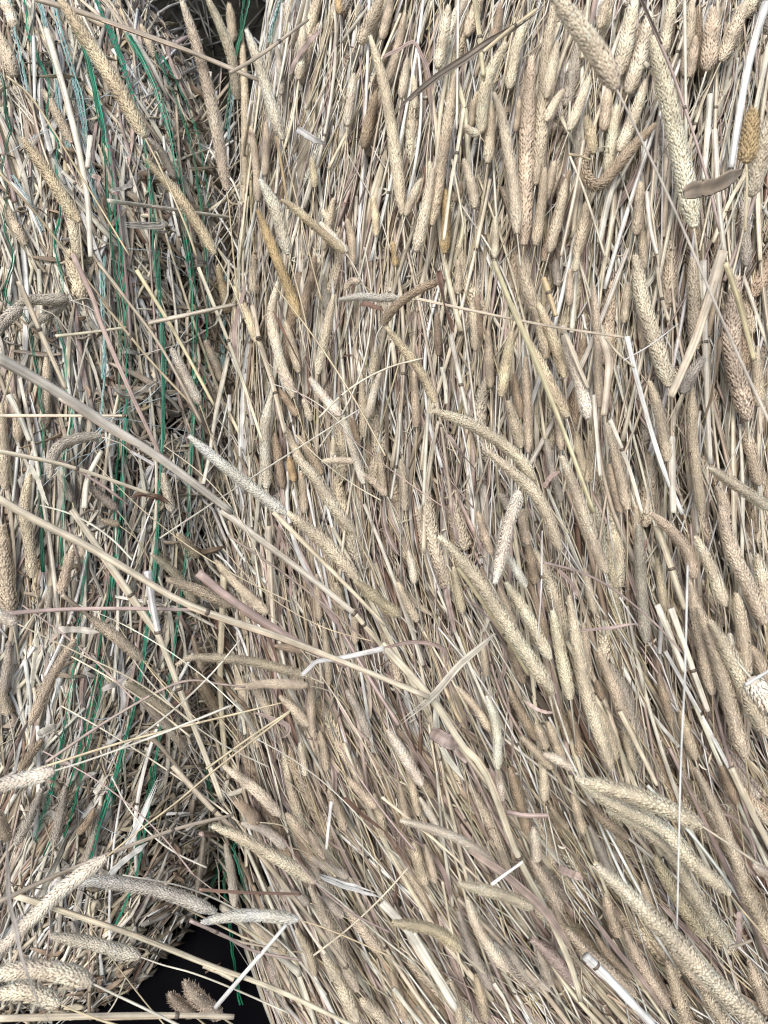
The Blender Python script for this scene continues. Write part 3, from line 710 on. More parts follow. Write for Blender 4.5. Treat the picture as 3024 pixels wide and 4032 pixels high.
# ------------------------------------------------------------------ straws and blades: tile width tone layer kind | points | label | short name
STRAWS = '''
A 22 tan d0.66:0.72 straw | 150,-5 340,50 620,150 850,235 1115,345 | tan straw bridging the dark gap at the top | the straw bridging the dark gap
A 15 tan d0.70:0.72 straw | 992,316 1130,235 1330,85 | thin tan straw crossing the bridging one near its end |
A 14 white 2 straw | 145,158 148,300 150,445 | |
A 26 pale 2 straw | 200,130 290,440 370,800 392,1110 | |
A 24 pale 3 straw | 392,590 385,660 378,725 | |
A 18 pale 3 straw | 470,868 640,890 820,915 1010,942 | pale straw lying level over the green net | the level straw on the net
A 10 gold d0.62:0.7 straw | -10,735 170,940 300,1110 480,1340 | |
A 9 gold d0.64:0.72 straw | 30,330 150,440 350,760 560,1106 | |
A 12 pale 2 straw | 1250,100 1230,240 1195,420 | |
A 14 cream 2 straw | 1090,440 1060,620 1038,810 | |
A 34 white 4 blade | 1285,562 1340,590 1412,622 | short white split straw lying crosswise | the short white split straw
A 26 mauve 3 blade | 395,760 430,770 425,800 440,840 | |
A 30 grey 3 blade | 525,965 600,970 680,975 700,955 650,940 | curled grey-tan blade looped on the net | the curled blade on the net
A 24 grey 3 blade | 480,830 520,815 580,800 | |
A 30 mauve 2 blade | 1255,320 1290,240 1340,180 1390,130 | mauve blade twisting up past a seed head |
A 12 amber 2 straw | 1195,590 1220,740 1245,900 | |
A 16 pale 2 straw | 270,740 330,800 390,860 | |
A 18 white 3 blade | 30,770 110,860 190,1040 | |
B 34 dark d0.66:0.66 blade | 60,478 200,350 350,248 520,140 700,15 | long dark brown blade slanting over the seed heads | the dark brown blade
B 16 gold d0.65:0.66 straw | 430,225 540,130 660,40 | |
B 22 yellow 4 straw | 392,-5 410,130 430,330 | yellow-green stalk ending over the brown blade |
B 12 pale 4 straw | 320,-5 318,250 314,560 | |
B 16 cream 4 straw | 345,470 315,660 290,790 258,1040 | |
B 10 cream 4 straw | 294,690 320,830 352,1020 | |
B 15 cream 4 straw | 862,608 825,830 765,1106 | |
B 12 cream 4 straw | 800,668 870,840 955,1110 | kinked thin straw folding above the hooked brown seed head |
B 12 gold d0.68:0.70 straw | 800,667 850,674 892,690 | |
B 34 white 3 straw | 1650,15 1600,180 1560,350 1498,725 | widest white straw near the top corner | the widest white straw
B 20 cream 3 straw | 1125,272 1145,295 1165,325 | |
B 24 pale 3 straw | 1428,560 1445,850 1470,1090 | |
B 14 mauve d0.66:0.68 straw | 1110,-5 1190,180 1270,380 1390,750 1450,1000 | |
B 14 pale 4 straw | 1298,-5 1302,300 1305,610 | |
B 80 tan d0.60:0.62 blade | 1290,838 1360,815 1430,800 1548,738 | broad tan blade folded flag-like at the frame edge | the broad flag-like blade
B 18 mauve d0.67:0.69 blade | -5,245 60,215 125,185 160,240 195,330 212,570 | mauve blade bent over near a long curved seed head | the bent mauve blade
B 26 pale 3 straw | 1410,410 1395,600 1380,780 | |
B 22 pale 2 straw | 1660,200 1600,500 1560,700 | |
B 30 pale 2 straw | 1000,740 960,900 930,1050 | |
B 10 dark d0.62:0.64 straw | 1110,-10 1160,100 1200,190 | |
B 20 pale 3 straw | 1135,830 1150,980 1180,1100 | |
C 42 pale d0.52:0.66 straw | -40,425 100,500 250,590 480,740 700,880 1000,1106 | thick blurred tan stalk sweeping in from the side | the thick blurred stalk
C 14 cream d0.64:0.66 straw | -20,690 320,690 548,690 | thin straw lying dead level across the net | the dead-level straw
C 18 cream d0.60:0.68 straw | -20,840 300,910 650,1028 | |
C 22 cream d0.66:0.70 straw | 80,108 180,340 285,575 | |
C 20 mauve d0.66:0.71 straw | 315,-5 400,180 440,300 560,580 695,865 | mauve-tipped straw slanting across the netted bale | the mauve-tipped straw
C 11 gold d0.70:0.72 straw | 440,195 640,440 835,650 | |
C 16 yellow d0.68:0.72 straw | 590,60 760,340 925,645 | |
C 15 cream d0.70:0.70 straw | 858,50 1010,430 1135,805 | |
C 14 tan d0.69:0.71 straw | 425,30 540,180 700,400 870,720 | |
C 19 tan d0.68:0.69 straw | 640,290 850,245 1018,208 | tan straw tilted across the shaded crease | the straw tilted across the crease
C 13 cream 4 straw | 240,346 390,330 545,308 | |
C 22 cream 4 straw | 1092,215 1105,285 1118,358 | short pale straw with a dark joint at its foot | the straw with a dark joint
C 22 cream 3 straw | 1120,370 1180,560 1232,765 | |
C 19 pale 4 straw | 985,440 930,700 905,860 878,985 | |
C 16 white 3 straw | 992,600 992,740 992,870 | |
C 22 mauve 3 blade | 1062,118 1012,330 1042,560 | |
C 15 rust d0.70:0.70 blade | 1180,238 1250,370 1330,530 | dark red blade near the s-curved seed head | the dark red blade
C 24 mauve 4 blade | 760,508 860,700 965,845 | |
C 24 rust 4 blade | 560,1040 620,1028 700,1050 750,1090 | rust-coloured curled husk under the thick blurred stalk |
C 14 mauve 3 blade | 240,870 340,930 470,1010 560,1080 | |
C 40 rust 4 blade | 1555,205 1600,215 1659,240 | rust-coloured flake under the level white seed head |
C 26 pale 2 straw | 40,600 80,680 130,800 | |
C 24 pale 2 straw | 365,1090 380,960 440,840 | |
C 30 grey 3 blade | 480,560 560,600 690,520 | |
C 26 pale 2 blade | 130,900 170,980 210,1080 | |
D 21 yellow d0.64:0.68 straw | 475,25 560,240 650,440 800,820 905,1110 | long yellow straw slanting past the plump pale seed head | the long yellow straw
D 12 cream d0.65:0.67 straw | 135,183 400,240 700,300 1038,352 | thin cream straw lying almost level across upright ones | the almost level thin straw
D 40 cream d0.62:0.64 straw | 1465,-20 1360,320 1300,470 1238,608 | broad ribbed pale straw with a torn foot | the broad ribbed pale straw
D 54 rust d0.65:0.66 blade | 232,65 245,150 262,230 300,330 | torn red-brown blade beside the curved brown seed head | the torn red-brown blade
D 32 cream 4 straw | 940,345 965,420 970,500 950,690 | |
D 22 white 3 straw | 1050,348 1110,600 1200,900 1290,1115 | |
D 32 pale 3 straw | 1240,780 1245,960 1250,1110 | |
D 18 pale 4 straw | 978,708 1060,920 1115,1110 | |
D 20 cream d0.67:0.68 straw | 770,300 830,450 882,572 | |
D 18 pale 4 straw | 905,600 920,780 935,952 | pale straw ending in a black cut tip |
D 20 pale 3 straw | 288,340 320,500 362,690 | |
D 5 white d0.60:0.61 straw | 1035,452 1150,385 1272,293 | |
D 24 amber 3 straw | 688,95 715,170 742,260 | short amber hollow stub among the pale straws |
D 24 pale 2 straw | 1380,20 1390,450 1410,900 | |
D 50 brown 2 blade | 1445,350 1430,500 1385,700 | brown papery sheath beside the broad ribbed straw | the brown papery sheath
D 24 yellow d0.56:0.60 straw | 1475,30 1530,190 1600,450 | |
D 18 cream 1 straw | 1180,50 1200,180 1230,280 | |
D 12 cream d0.66:0.68 straw | 955,350 1010,420 1080,482 | |
D 13 pale 3 straw | 70,680 60,850 30,1050 | |
D 16 pale 3 straw | 190,680 180,850 170,1080 | |
D 18 pale 2 straw | 250,480 265,560 270,640 | |
D 30 mauve 2 blade | 270,770 330,850 400,930 | |
D 26 mauve 3 blade | 690,1000 720,955 760,930 | |
E 28 pale d0.66:0.68 straw | 955,-10 1230,200 1400,330 1535,442 | long pale ribbed stalk ending at a dark joint | the long ribbed stalk
E 20 cream d0.68:0.70 straw | 1535,442 1600,520 1700,640 | |
E 30 cream d0.48:0.64 straw | -150,-150 100,5 400,160 650,310 795,392 1000,470 1250,555 1659,720 1850,800 | long cream jointed stem crossing the netted bale | the long jointed stem
E 28 cream d0.66:0.70 straw | 310,-10 490,250 640,470 700,570 800,830 905,1100 960,1250 | long cream straw running down the shaded crease | the long straw in the crease
E 32 white d0.62:0.63 straw | 638,255 660,400 685,525 | short white split straw with a frayed top | the frayed white straw
E 20 tan d0.62:0.64 straw | 268,358 330,405 392,455 | |
E 18 mauve d0.60:0.66 straw | 20,440 200,425 400,418 650,418 850,424 | level mauve straw crossing the jointed stem | the level mauve straw
E 22 white d0.63:0.64 straw | 1660,590 1480,630 1375,645 1352,660 1305,706 | white straw sharply kinked at one end | the kinked white straw
E 12 mauve d0.63:0.70 straw | 200,1080 500,880 780,735 960,745 1060,757 | |
E 10 gold d0.60:0.66 straw | 160,1110 600,975 1215,825 | |
E 10 gold d0.64:0.67 straw | 890,1110 1100,960 1255,858 | |
E 28 cream 3 straw | 968,270 955,560 952,800 978,1110 | |
E 24 cream 2 straw | 1160,60 1170,280 1182,500 | |
E 36 mauve d0.66:0.68 straw | 855,262 1000,380 1150,480 1310,578 1500,660 | pinkish sheathed stalk above the long jointed stem | the pinkish sheathed stalk
E 22 pale 4 straw | 1022,828 1070,900 1122,985 | |
E 18 tan d0.66:0.70 straw | 630,948 700,1020 790,1130 | |
E 24 mauve 4 blade | 1095,868 1170,890 1242,925 1230,965 1160,965 | mauve curled blade below the level seed heads | the curled mauve blade
E 10 mauve d0.68:0.70 straw | 985,100 1300,320 1659,620 | |
E 20 cream d0.69:0.71 straw | 1180,0 1450,270 1665,490 | |
E 46 grey 3 blade | 165,965 200,945 245,920 | |
E 34 pale 3 blade | 250,510 340,510 430,520 | |
E 30 grey 3 blade | 440,770 540,720 570,660 | |
E 26 rust 3 blade | 730,900 745,850 800,790 860,745 | |
E 30 rust 2 blade | 960,700 980,600 900,420 | |
F 22 mauve d0.64:0.66 blade | -10,588 140,560 235,578 270,610 265,690 205,775 | mauve blade looping over the crossed stems | the looping mauve blade
F 32 pale d0.62:0.66 blade | 485,528 330,660 210,795 50,930 | pale twisted blade crossing the stems | the pale twisted blade
F 9 white d0.48:0.52 straw | 1312,228 1300,700 1282,1106 1266,1800 | thin white straw hanging dead upright before the bale | the thin white upright straw
F 6 white d0.60:0.62 straw | 684,80 680,320 664,556 | |
F 30 cream d0.66:0.67 straw | -10,570 200,800 340,1010 440,1130 580,1490 690,1700 800,1940 850,2110 | longest straw sweeping from the crossed stems to the bottom | the longest sweeping straw
F 10 mauve d0.60:0.62 straw | 690,218 850,260 1000,340 1170,480 1285,605 | |
F 14 mauve d0.62:0.63 blade | 838,512 980,500 1050,485 1125,484 | |
F 20 cream d0.66:0.68 straw | -5,722 100,755 185,795 | |
F 18 yellow d0.68:0.69 straw | 318,238 420,380 540,560 625,705 | |
F 16 white d0.56:0.57 straw | 1562,748 1610,718 1700,665 | short white straw poking in at the frame edge |
F 74 mauve 4 blade | 205,945 270,985 345,1000 | pinkish papery husk curled on the stems | the pinkish husk
F 26 pale 3 straw | 1180,400 1230,520 1300,690 | |
F 26 pale 3 straw | 1240,415 1320,640 1400,860 | |
F 28 cream 2 straw | 1180,60 1230,210 1300,420 | |
F 30 mauve 2 blade | 270,330 290,440 310,520 | |
F 30 mauve 3 blade | 750,250 800,300 840,370 | |
F 18 mauve 4 blade | 610,820 680,860 740,870 | |
F 22 cream 4 straw | 1020,860 1100,1020 1180,1180 | |
G 18 tan d0.55:0.66 straw | -20,585 300,440 740,270 1005,203 | tan jointed straw rising across the shaded bale | the rising tan straw
G 24 cream d0.56:0.64 straw | 55,548 250,610 600,730 900,850 1200,960 1560,1130 | long cream straw descending over the black gap | the straw over the black gap
G 18 white d0.60:0.61 straw | 930,1035 1080,860 1238,676 | short white straw steeply crossing the black gap | the steep white straw
G 26 white 4 blade | 522,380 590,260 695,25 | white flat straw lying on the shaded bale | the white flat straw
G 18 grey d0.42:0.46 blade | 32,318 45,600 100,830 215,1120 | near grey blade hanging at the lower corner | the near grey blade
G 26 cream d0.52:0.58 straw | -20,1082 400,1072 760,1068 1010,1075 | thick cream straw lying level along the bottom | the level bottom straw
G 22 tan d0.67:0.68 straw | 745,-10 910,170 1100,350 1300,600 1525,895 | tan jointed straw slanting past the bristly cream seed head | the slanting jointed straw
G 12 tan d0.62:0.66 straw | 820,655 1000,740 1200,780 | |
G 36 pale 4 straw | 960,600 1080,700 1290,885 | |
G 30 white 5 blade | 1348,458 1500,510 1665,565 | |
G 14 white 4 straw | 1432,145 1420,250 1410,350 | |
G 36 rust 4 blade | 1488,128 1570,200 1665,275 | red-brown blade among grey-brown stalks | the red-brown blade
G 40 pale 3 blade | 410,110 450,60 500,-10 | |
G 44 pale 2 blade | 170,560 240,400 300,260 | |
G 30 white 3 blade | 470,460 560,380 640,320 | |
G 24 pale 3 straw | 1000,-10 985,40 988,110 1060,90 | |
G 26 cream 4 straw | 880,850 950,880 1010,915 | |
G 20 mauve 4 straw | 870,285 930,290 1000,300 | |
G 14 rust d0.60:0.64 straw | 860,525 1000,535 1130,540 1300,545 | |
G 14 mauve d0.58:0.62 straw | 820,660 960,720 1100,790 1300,830 | |
H 36 mauve d0.64:0.64 blade | 340,342 450,410 560,490 720,650 855,875 | mauve blade running between two cream seed heads | the mauve blade
H 12 cream d0.64:0.66 straw | -10,125 230,320 430,500 | |
H 14 white d0.62:0.62 straw | 465,503 530,455 600,406 | thin white straw crosswise on the longest straw |
H 38 white d0.60:0.62 straw | 872,812 1000,940 1165,1115 | thick white jointed straw ending at a seed head | the thick white jointed straw
H 12 cream 5 straw | 252,490 290,690 345,900 | |
H 20 pale 3 straw | 40,950 100,1030 175,1120 | |
H 14 tan d0.58:0.59 straw | 1490,776 1540,762 1592,744 | short stub of straw pointing outward |
H 22 mauve 3 blade | 870,600 1000,780 1100,900 1235,1085 | |
H 34 pale 3 straw | -10,580 100,700 200,860 310,1040 | |
H 30 mauve 4 blade | 1532,615 1535,690 1520,785 | |
H 26 mauve 3 blade | 1175,565 1400,800 1505,935 | |
H 34 mauve 3 blade | 450,-10 490,90 510,180 485,270 | |
H 22 rust 3 blade | 0,270 70,370 130,470 | |
H 30 cream 3 straw | 1500,0 1590,190 1680,360 | |
H 40 mauve 3 blade | 750,435 800,450 860,480 | |
H 22 mauve 4 straw | 530,190 620,205 710,205 | |
H 18 pale 3 straw | 130,710 230,880 310,1010 | |
H 15 pale 3 straw | 475,930 520,1000 560,1100 | |
'''

# green and clear strands of the bale net, tile | points (continuing over tile edges)
GREEN = '''
A 12 | 110,-20 118,60 108,95 125,150 190,310 210,350 205,450 200,520 250,620 240,720 262,900 232,1040 245,1106 275,1250 240,1380 285,1530 278,1680 318,1820 275,1960 285,2112 270,2290 268,2440
A 14 | -5,300 15,360 20,480 45,570 5,720 30,800 20,980 60,1106 22,1285 110,1370 150,1560 172,1700 190,1900 170,2112 185,2230 180,2350 190,2470
A 17 | 330,150 365,220 395,340 420,480 450,640 470,900 490,1106 500,1206 520,1420 520,1600 515,1900 500,2106 495,2312 480,2512 445,2690 400,3000 350,3218 270,3500 190,3700
A 13 | 360,210 400,330 440,520 475,700 500,900 520,1106 530,1250 545,1420 555,1700 535,2000 525,2212 500,2440 475,2600
A 15 | 410,-10 470,130 560,380 600,520 625,640 640,760 655,900 668,1106 690,1300 700,1500 705,1800 690,2106 670,2400 640,2690 590,3010 520,3270 430,3560 370,3780
A 12 | 480,130 575,400 640,700 670,920 685,1106 695,1300 712,1560 705,1900
A 14 | 545,140 640,320 690,460 735,600 780,880 805,1100 825,1250 832,1500 830,1800 818,2112 800,2412 750,2812 700,3090 600,3720 500,3990
A 12 | 560,150 655,320 710,460 755,620 800,880 825,1110 845,1260 850,1500 845,1800
A 12 | 650,190 760,430 830,650 865,860 885,1060 895,1250 890,1500 875,1800 872,2040
A 10 | 700,240 800,430 860,600 890,760 905,900
E 14 | 380,150 365,260 350,420 330,640 300,820 270,1000 220,1206 150,1420
E 12 | 690,170 680,300 650,420 600,760 560,900 520,1106 470,1290
E 22 | 440,640 425,780 395,920 350,1106 310,1290 265,1400
G 15 | 890,-10 925,200 945,330 960,470 985,610 1000,760 1030,960 1055,1090
G 12 | 940,200 1000,330 1045,480 1050,560
G 12 | 660,-10 640,120 600,300 540,480
A 12 | 1080,-20 1050,120 1020,240 990,400 978,560
A 9 | 1055,-10 1035,140 1005,270 985,440
'''
CLEAR = '''
A 18 | 225,-20 250,90 290,230 320,330 350,420 375,570
A 14 | 1225,-20 1190,80 1165,190
A 16 | 990,1106 975,1240 968,1400 965,1560 962,1700
A 14 | 455,1106 450,1300 452,1500 445,1640
A 14 | 40,-10 60,120 90,260 120,400
A 14 | 170,-10 200,120 240,300 260,480 300,640
A 12 | 320,340 360,520 390,700 420,900
A 12 | 60,760 120,860 190,1000
C 12 | 430,60 440,260 455,460 440,640 430,800
A 10 | 1010,400 990,560 1000,760 1010,960
'''

# ------------------------------------------------------------------ the setting
def solid(name, b, mat, inset, parent, floor=None):
    """closed superellipsoid, the packed core of a bale"""
    cx, y0, cz, a, c, bb, NEXP = b
    nu, nv = 96, 64
    e = 2 / NEXP
    th = np.linspace(-math.pi, math.pi, nu, endpoint=False)
    fi = np.linspace(-math.pi / 2, math.pi / 2, nv)
    pw = lambda v: np.sign(v) * np.abs(v) ** e
    ct, st = pw(np.cos(th)), pw(np.sin(th)); cf, sf = pw(np.cos(fi)), pw(np.sin(fi))
    x = cx + (a - inset) * cf[:, None] * ct[None]
    y = y0 + c + (c - inset) * cf[:, None] * st[None]
    z = cz + (bb - inset) * np.repeat(sf[:, None], nu, 1)
    v = np.stack([x, y, z], -1).reshape(-1, 3)
    v += rng.normal(0, 0.0025, v.shape)
    i = np.arange(nv - 1)[:, None] * nu; k = np.arange(nu)[None]; k2 = (k + 1) % nu
    q = np.stack([i + k, i + k2, i + nu + k2, i + nu + k], -1).reshape(-1, 4)
    B = Buf(); B.add(v, np.full((len(v), 3), 0.1), np.zeros((len(v), 2)), q)
    return B.build(name, mat, parent)

me = bpy.data.meshes.new('ground')
g = 40.0
me.from_pydata([(-g, -g, -1.05), (g, -g, -1.05), (g, g, -1.05), (-g, g, -1.05)], [], [(0, 1, 2, 3)])
me.materials.append(M_GROUND)
go = bpy.data.objects.new('ground', me); COL.objects.link(go); go['kind'] = 'structure'
sv_, sq_ = [], []
for i in range(41):
    for j in range(41):          # added black sheet for the gap's shade, under the bales, slightly rumpled
        sv_.append((-2.5 + i * 0.125, 0.30 + j * 0.10, -1.04 + 0.006 * math.sin(i * 1.7 + j * 0.6) + 0.005 * math.sin(j * 1.3)))
        if i < 40 and j < 40: sq_.append((i * 41 + j, i * 41 + 41 + j, i * 41 + 42 + j, i * 41 + j + 1))
me = bpy.data.meshes.new('shade_sheet'); me.from_pydata(sv_, [], sq_); me.materials.append(M_SHEET)
so = bpy.data.objects.new('shade_sheet', me); COL.objects.link(so)
thing(so, 'added black sheet under the bales standing in for shade in the bottom gap', 'sheet')

def bale_root(label):
    r = bpy.data.objects.new('straw_bale', None); COL.objects.link(r)
    r.empty_display_size = 0.05
    thing(r, label, 'bale', 'bales of dried seed grass')
    return r

LEFT = bale_root('narrow bale of chopped straw wrapped in green net')
RIGHT = bale_root('wide bale of long straw thick with tan seed heads')
REAR = bale_root('dim olive bale seen through the dark gap at the top')
solid('core', BALES[0], M_BALE, 0.050, LEFT)
solid('core', BALES[1], M_BALE, 0.064, RIGHT)
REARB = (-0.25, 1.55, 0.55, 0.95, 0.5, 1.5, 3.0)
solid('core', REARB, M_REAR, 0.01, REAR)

# ------------------------------------------------------------------ packed straw
PAL = ['white', 'pale', 'cream', 'tan', 'gold', 'mauve', 'brown', 'grey', 'rust', 'dark']
PW_R = np.array([.17, .22, .18, .14, .03, .11, .07, .04, .02, .03]); PW_R /= PW_R.sum()
PW_L = np.array([.19, .28, .15, .15, .02, .08, .04, .07, .01, .02]); PW_L /= PW_L.sum()

PW_C = np.array([.05, .11, .13, .26, .02, .09, .15, .14, .02, .03]); PW_C /= PW_C.sum()  # darker mix for chopped straw, shade of the lower left put into colour

def strand(px, py, L, ang, deep, bend=0.0, tilt=0.0, n=5):
    """a stalk lying on the bale under the photo point, `deep` metres below its face"""
    t0 = surf(px, py)
    c = ray(px, py) * t0
    s = np.linspace(-0.5, 0.5, n) * L
    a = R(ang)
    x = c[0] + math.sin(a) * s + math.cos(a) * bend * (s * s * 4 / L - L / 3)
    z = c[2] + math.cos(a) * s - math.sin(a) * bend * (s * s * 4 / L - L / 3)
    y = np.minimum(f_any(x, z), c[1] + 0.9 * np.abs(s) + 0.004)
    y = 0.25 * y + 0.75 * np.polyval(np.polyfit(s, y, 2), s)
    return np.stack([x, y + deep + tilt * s, z], 1)

def which(px, py):
    d = ray(px, py); t = surf(px, py)
    if t == 1.02: return -1
    return 0 if f_one(BALES[0], t * d[0], t * d[2]) <= f_one(BALES[1], t * d[0], t * d[2]) else 1

def rnd_px(x0, x1):
    return rng.uniform(x0, x1), rng.uniform(-420, 4450)

bufR, bufL, bufC = Buf(), Buf(), Buf()
cnt = 0
while cnt < 4900:
    px, py = rnd_px(780, 3450)
    if which(px, py) != 1: continue
    cnt += 1
    deep = abs(rng.normal(0, 0.022)) if rng.random() < 0.6 else rng.uniform(0, 0.06)
    L = rng.uniform(0.10, 0.42)
    ang = field(px, py) + rng.normal(0, 6.5 if rng.random() < 0.85 else 20)
    p = strand(px, py, L, ang, deep + 0.005, rng.normal(0, 0.05), rng.normal(0, 0.035))
    low = np.clip((py - 1200) / 1500, 0, 1)
    pw = PW_R * (1 + low * np.array([-.4, -.4, -.3, .2, 0, 2.4, 2.3, 1.5, 1.4, 1.8]))  # more mauve and brown stalks lower down, also standing in for weaker light
    c = tint(PAL[rng.choice(10, p=pw / pw.sum())], 0.12)
    r_ = rng.choice([0.0009, 0.0014, 0.0021, 0.0029], p=[.26, .32, .28, .14]) * rng.uniform(0.85, 1.15)
    if rng.random() < 0.36:      # flattened leaf sheath
        tube(bufR, p, np.array([.5, .9, 1, .9, .35]) * r_ * 2.0, r_ * 0.35, c, 6, rng.normal(0, 1.2), rng.uniform(0, 3), rib=0.15)
    else:
        tube(bufR, p, r_, r_ * rng.uniform(0.5, 0.95), c, 6, rng.normal(0, 0.5), rng.uniform(0, 3), rib=0.12)
        if rng.random() < 0.10: joint_ring(bufR, p, r_)
cnt = 0
while cnt < 1300:                # hair-fine stems
    px, py = rnd_px(780, 3450)
    if which(px, py) != 1: continue
    cnt += 1
    p = strand(px, py, rng.uniform(0.10, 0.40), field(px, py) + rng.normal(0, 8), rng.uniform(-0.004, 0.012), rng.normal(0, 0.07), rng.normal(0, 0.04))
    r_ = rng.uniform(0.0005, 0.0010)
    tube(bufR, p, r_, r_, tint(rng.choice(['pale', 'cream', 'white', 'gold', 'mauve'])), 4)
cnt = 0
while cnt < 6200:
    px, py = rnd_px(-450, 1000)
    if which(px, py) != 0: continue
    # far left and top: long stalks, towards the crease: chopped, crumpled straw
    k = np.clip((px - 150) / 400, 0, 1) * np.clip((py - 200) / 900, 0.35, 1)
    cnt += 1
    deep = abs(rng.normal(0, 0.014))
    if rng.random() > k * 0.9:
        L = rng.uniform(0.06, 0.26)
        p = strand(px, py, L, field(min(px, 700), py) + rng.normal(0, 13), deep + 0.003, rng.normal(0, 0.06), rng.normal(0, 0.04))
        c = tint(PAL[rng.choice(10, p=PW_L)], 0.12)
        r_ = rng.choice([0.0009, 0.0014, 0.002, 0.0027], p=[.28, .34, .26, .12])
        if rng.random() < 0.45:
            tube(bufL, p, np.array([.5, .9, 1, .9, .35]) * r_ * 1.9, r_ * 0.35, c, 5, rng.normal(0, 1.5), rng.uniform(0, 3))
        else:
            tube(bufL, p, r_, r_ * 0.9, c, 6, rib=0.12)
        if rng.random() < 0.10: joint_ring(bufL, p, r_)
    else:
        L = rng.uniform(0.012, 0.075)
        a = rng.normal(field(min(px, 700), py), 42)
        p = strand(px, py, L, a, deep * 1.3 + 0.003, rng.normal(0, 0.10), rng.normal(0, 0.12))
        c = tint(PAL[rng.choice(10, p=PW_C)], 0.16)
        r_ = rng.uniform(0.0011, 0.0046)
        if rng.random() < 0.8:
            tube(bufC, p, np.array([.4, .9, 1, .9, .3]) * r_ * 1.3, r_ * 0.2, c, 5, rng.normal(0, 0.9), rng.normal(0, 0.7), rib=0.1)
        else:
            tube(bufC, p, r_ * .45, r_ * 0.4, c, 5)
for i in range(420):            # long flat leaf ribbons pressed under the net
    px, py = rng.uniform(-300, 820), rng.uniform(-300, 3000)
    if which(px, py) != 0: continue
    p = strand(px, py, rng.uniform(0.05, 0.20), field(min(px, 700), py) + rng.normal(0, 11), rng.uniform(-0.002, 0.008), rng.normal(0, 0.06), rng.normal(0, 0.03))
    r_ = rng.uniform(0.0016, 0.0042)
    tube(bufC, p, np.array([.5, .95, 1, .9, .3]) * r_, r_ * 0.12, tint(rng.choice(['white', 'pale', 'pale', 'grey', 'cream', 'tan', 'mauve'])), 6, rng.normal(0, 0.9), rng.normal(0, 0.5), 0.2, rib=0.1)
for i in range(1100):           # chaff and broken bits on the wide bale
    px, py = rng.uniform(850, 3100), rng.uniform(-50, 4080)
    if which(px, py) != 1: continue
    p = strand(px, py, rng.uniform(0.004, 0.018), rng.uniform(-90, 90), rng.uniform(-0.004, 0.012), rng.normal(0, 0.5), rng.normal(0, 0.3), 4)
    r_ = rng.uniform(0.0005, 0.0018)
    tube(bufR, p, np.array([.4, 1, .9, .3]) * r_, r_ * 0.2, tint(rng.choice(['pale', 'tan', 'mauve', 'brown', 'cream', 'rust'])), 5, rng.normal(0, 1), rng.uniform(0, 3))
# straws lying across the crease where the two bales press together
for i in range(420):
    px, py = rng.uniform(800, 960), rng.uniform(450, 3350)
    if which(px, py) < 0: continue
    p = strand(px, py, rng.uniform(0.05, 0.22), field(950, py) + rng.normal(0, 16), rng.uniform(-0.004, 0.02), rng.normal(0, 0.08), rng.normal(0, 0.06))
    p[:, 1] = np.minimum(p[:, 1], p[2, 1] + 0.012)
    r_ = rng.uniform(0.0008, 0.0023)
    tube(bufL, p, r_ * 1.2, r_ * 0.5, tint(PAL[rng.choice(10, p=PW_L)], 0.12), 6, rng.normal(0, 0.8), rng.uniform(0, 3), rib=0.12)
# curled flakes
for i in range(1200):
    px, py = rnd_px(-100, 960)
    if which(px, py) != 0: continue
    p = strand(px, py, rng.uniform(0.008, 0.03), rng.uniform(-90, 90), rng.uniform(-0.004, 0.02), rng.normal(0, 0.9), rng.normal(0, 0.5), 6)
    r_ = rng.uniform(0.002, 0.0052)
    tube(bufC, p, np.array([.3, .8, 1, 1, .8, .3]) * r_, r_ * 0.12, tint(rng.choice(['grey', 'tan', 'tan', 'cream', 'brown'])), 6, rng.normal(0, 1.5), rng.uniform(0, 3), 0.25)
for o in (bufR.build('packed_straw', M_STRAW, RIGHT), bufL.build('packed_straw', M_STRAW, LEFT), bufC.build('chopped_straw', M_LEAF, LEFT)):
    o['kind'] = 'stuff'

# buried seed heads of the wide bale that only peep out between the stalks
bufH = Buf(); cnt = 0
while cnt < 260:
    px, py = rnd_px(900, 3350)
    if which(px, py) != 1: continue
    cnt += 1
    p = strand(px, py, rng.uniform(0.05, 0.13), field(px, py) + rng.normal(0, 8), rng.uniform(0.002, 0.022), rng.normal(0, 0.1), rng.normal(0, 0.08), 6)
    seed_head(bufH, p, rng.uniform(0.013, 0.020), tint(rng.choice(['tan', 'tan', 'brown', 'grey', 'cream']), 0.1, HEADTONE))
bufH.build('seed_heads', M_HEAD, RIGHT)['kind'] = 'stuff'

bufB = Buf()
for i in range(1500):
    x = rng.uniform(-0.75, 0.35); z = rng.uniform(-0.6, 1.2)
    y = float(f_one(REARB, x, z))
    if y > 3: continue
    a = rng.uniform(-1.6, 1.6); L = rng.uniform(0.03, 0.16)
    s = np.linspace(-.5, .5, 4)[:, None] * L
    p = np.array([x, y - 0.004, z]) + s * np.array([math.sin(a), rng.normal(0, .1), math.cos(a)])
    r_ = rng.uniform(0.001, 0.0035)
    tube(bufB, p, r_, r_ * 0.5, np.array([0.02, 0.018, 0.008]) * rng.uniform(0.4, 1.4), 5)  # straw colour cut to near black, gap shade painted in
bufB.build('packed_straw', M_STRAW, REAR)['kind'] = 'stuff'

bufS = Buf()
for i in range(160):
    c = np.array([rng.uniform(-0.9, 0.2), rng.uniform(0.5, 2.2), -1.030]); a = rng.uniform(-3, 3); L = rng.uniform(0.01, 0.05)
    pw_ = c + np.linspace(-.5, .5, 4)[:, None] * L * np.array([math.sin(a), math.cos(a), rng.normal(0, 0.04)])
    r_ = rng.uniform(0.001, 0.003)
    tube(bufS, pw_ @ ROT, r_ * 0.9, r_ * 0.3, tint(rng.choice(['brown', 'rust', 'dark'])) * 0.6, 5)
bufS.build('straw_litter', M_STRAW)['kind'] = 'stuff'

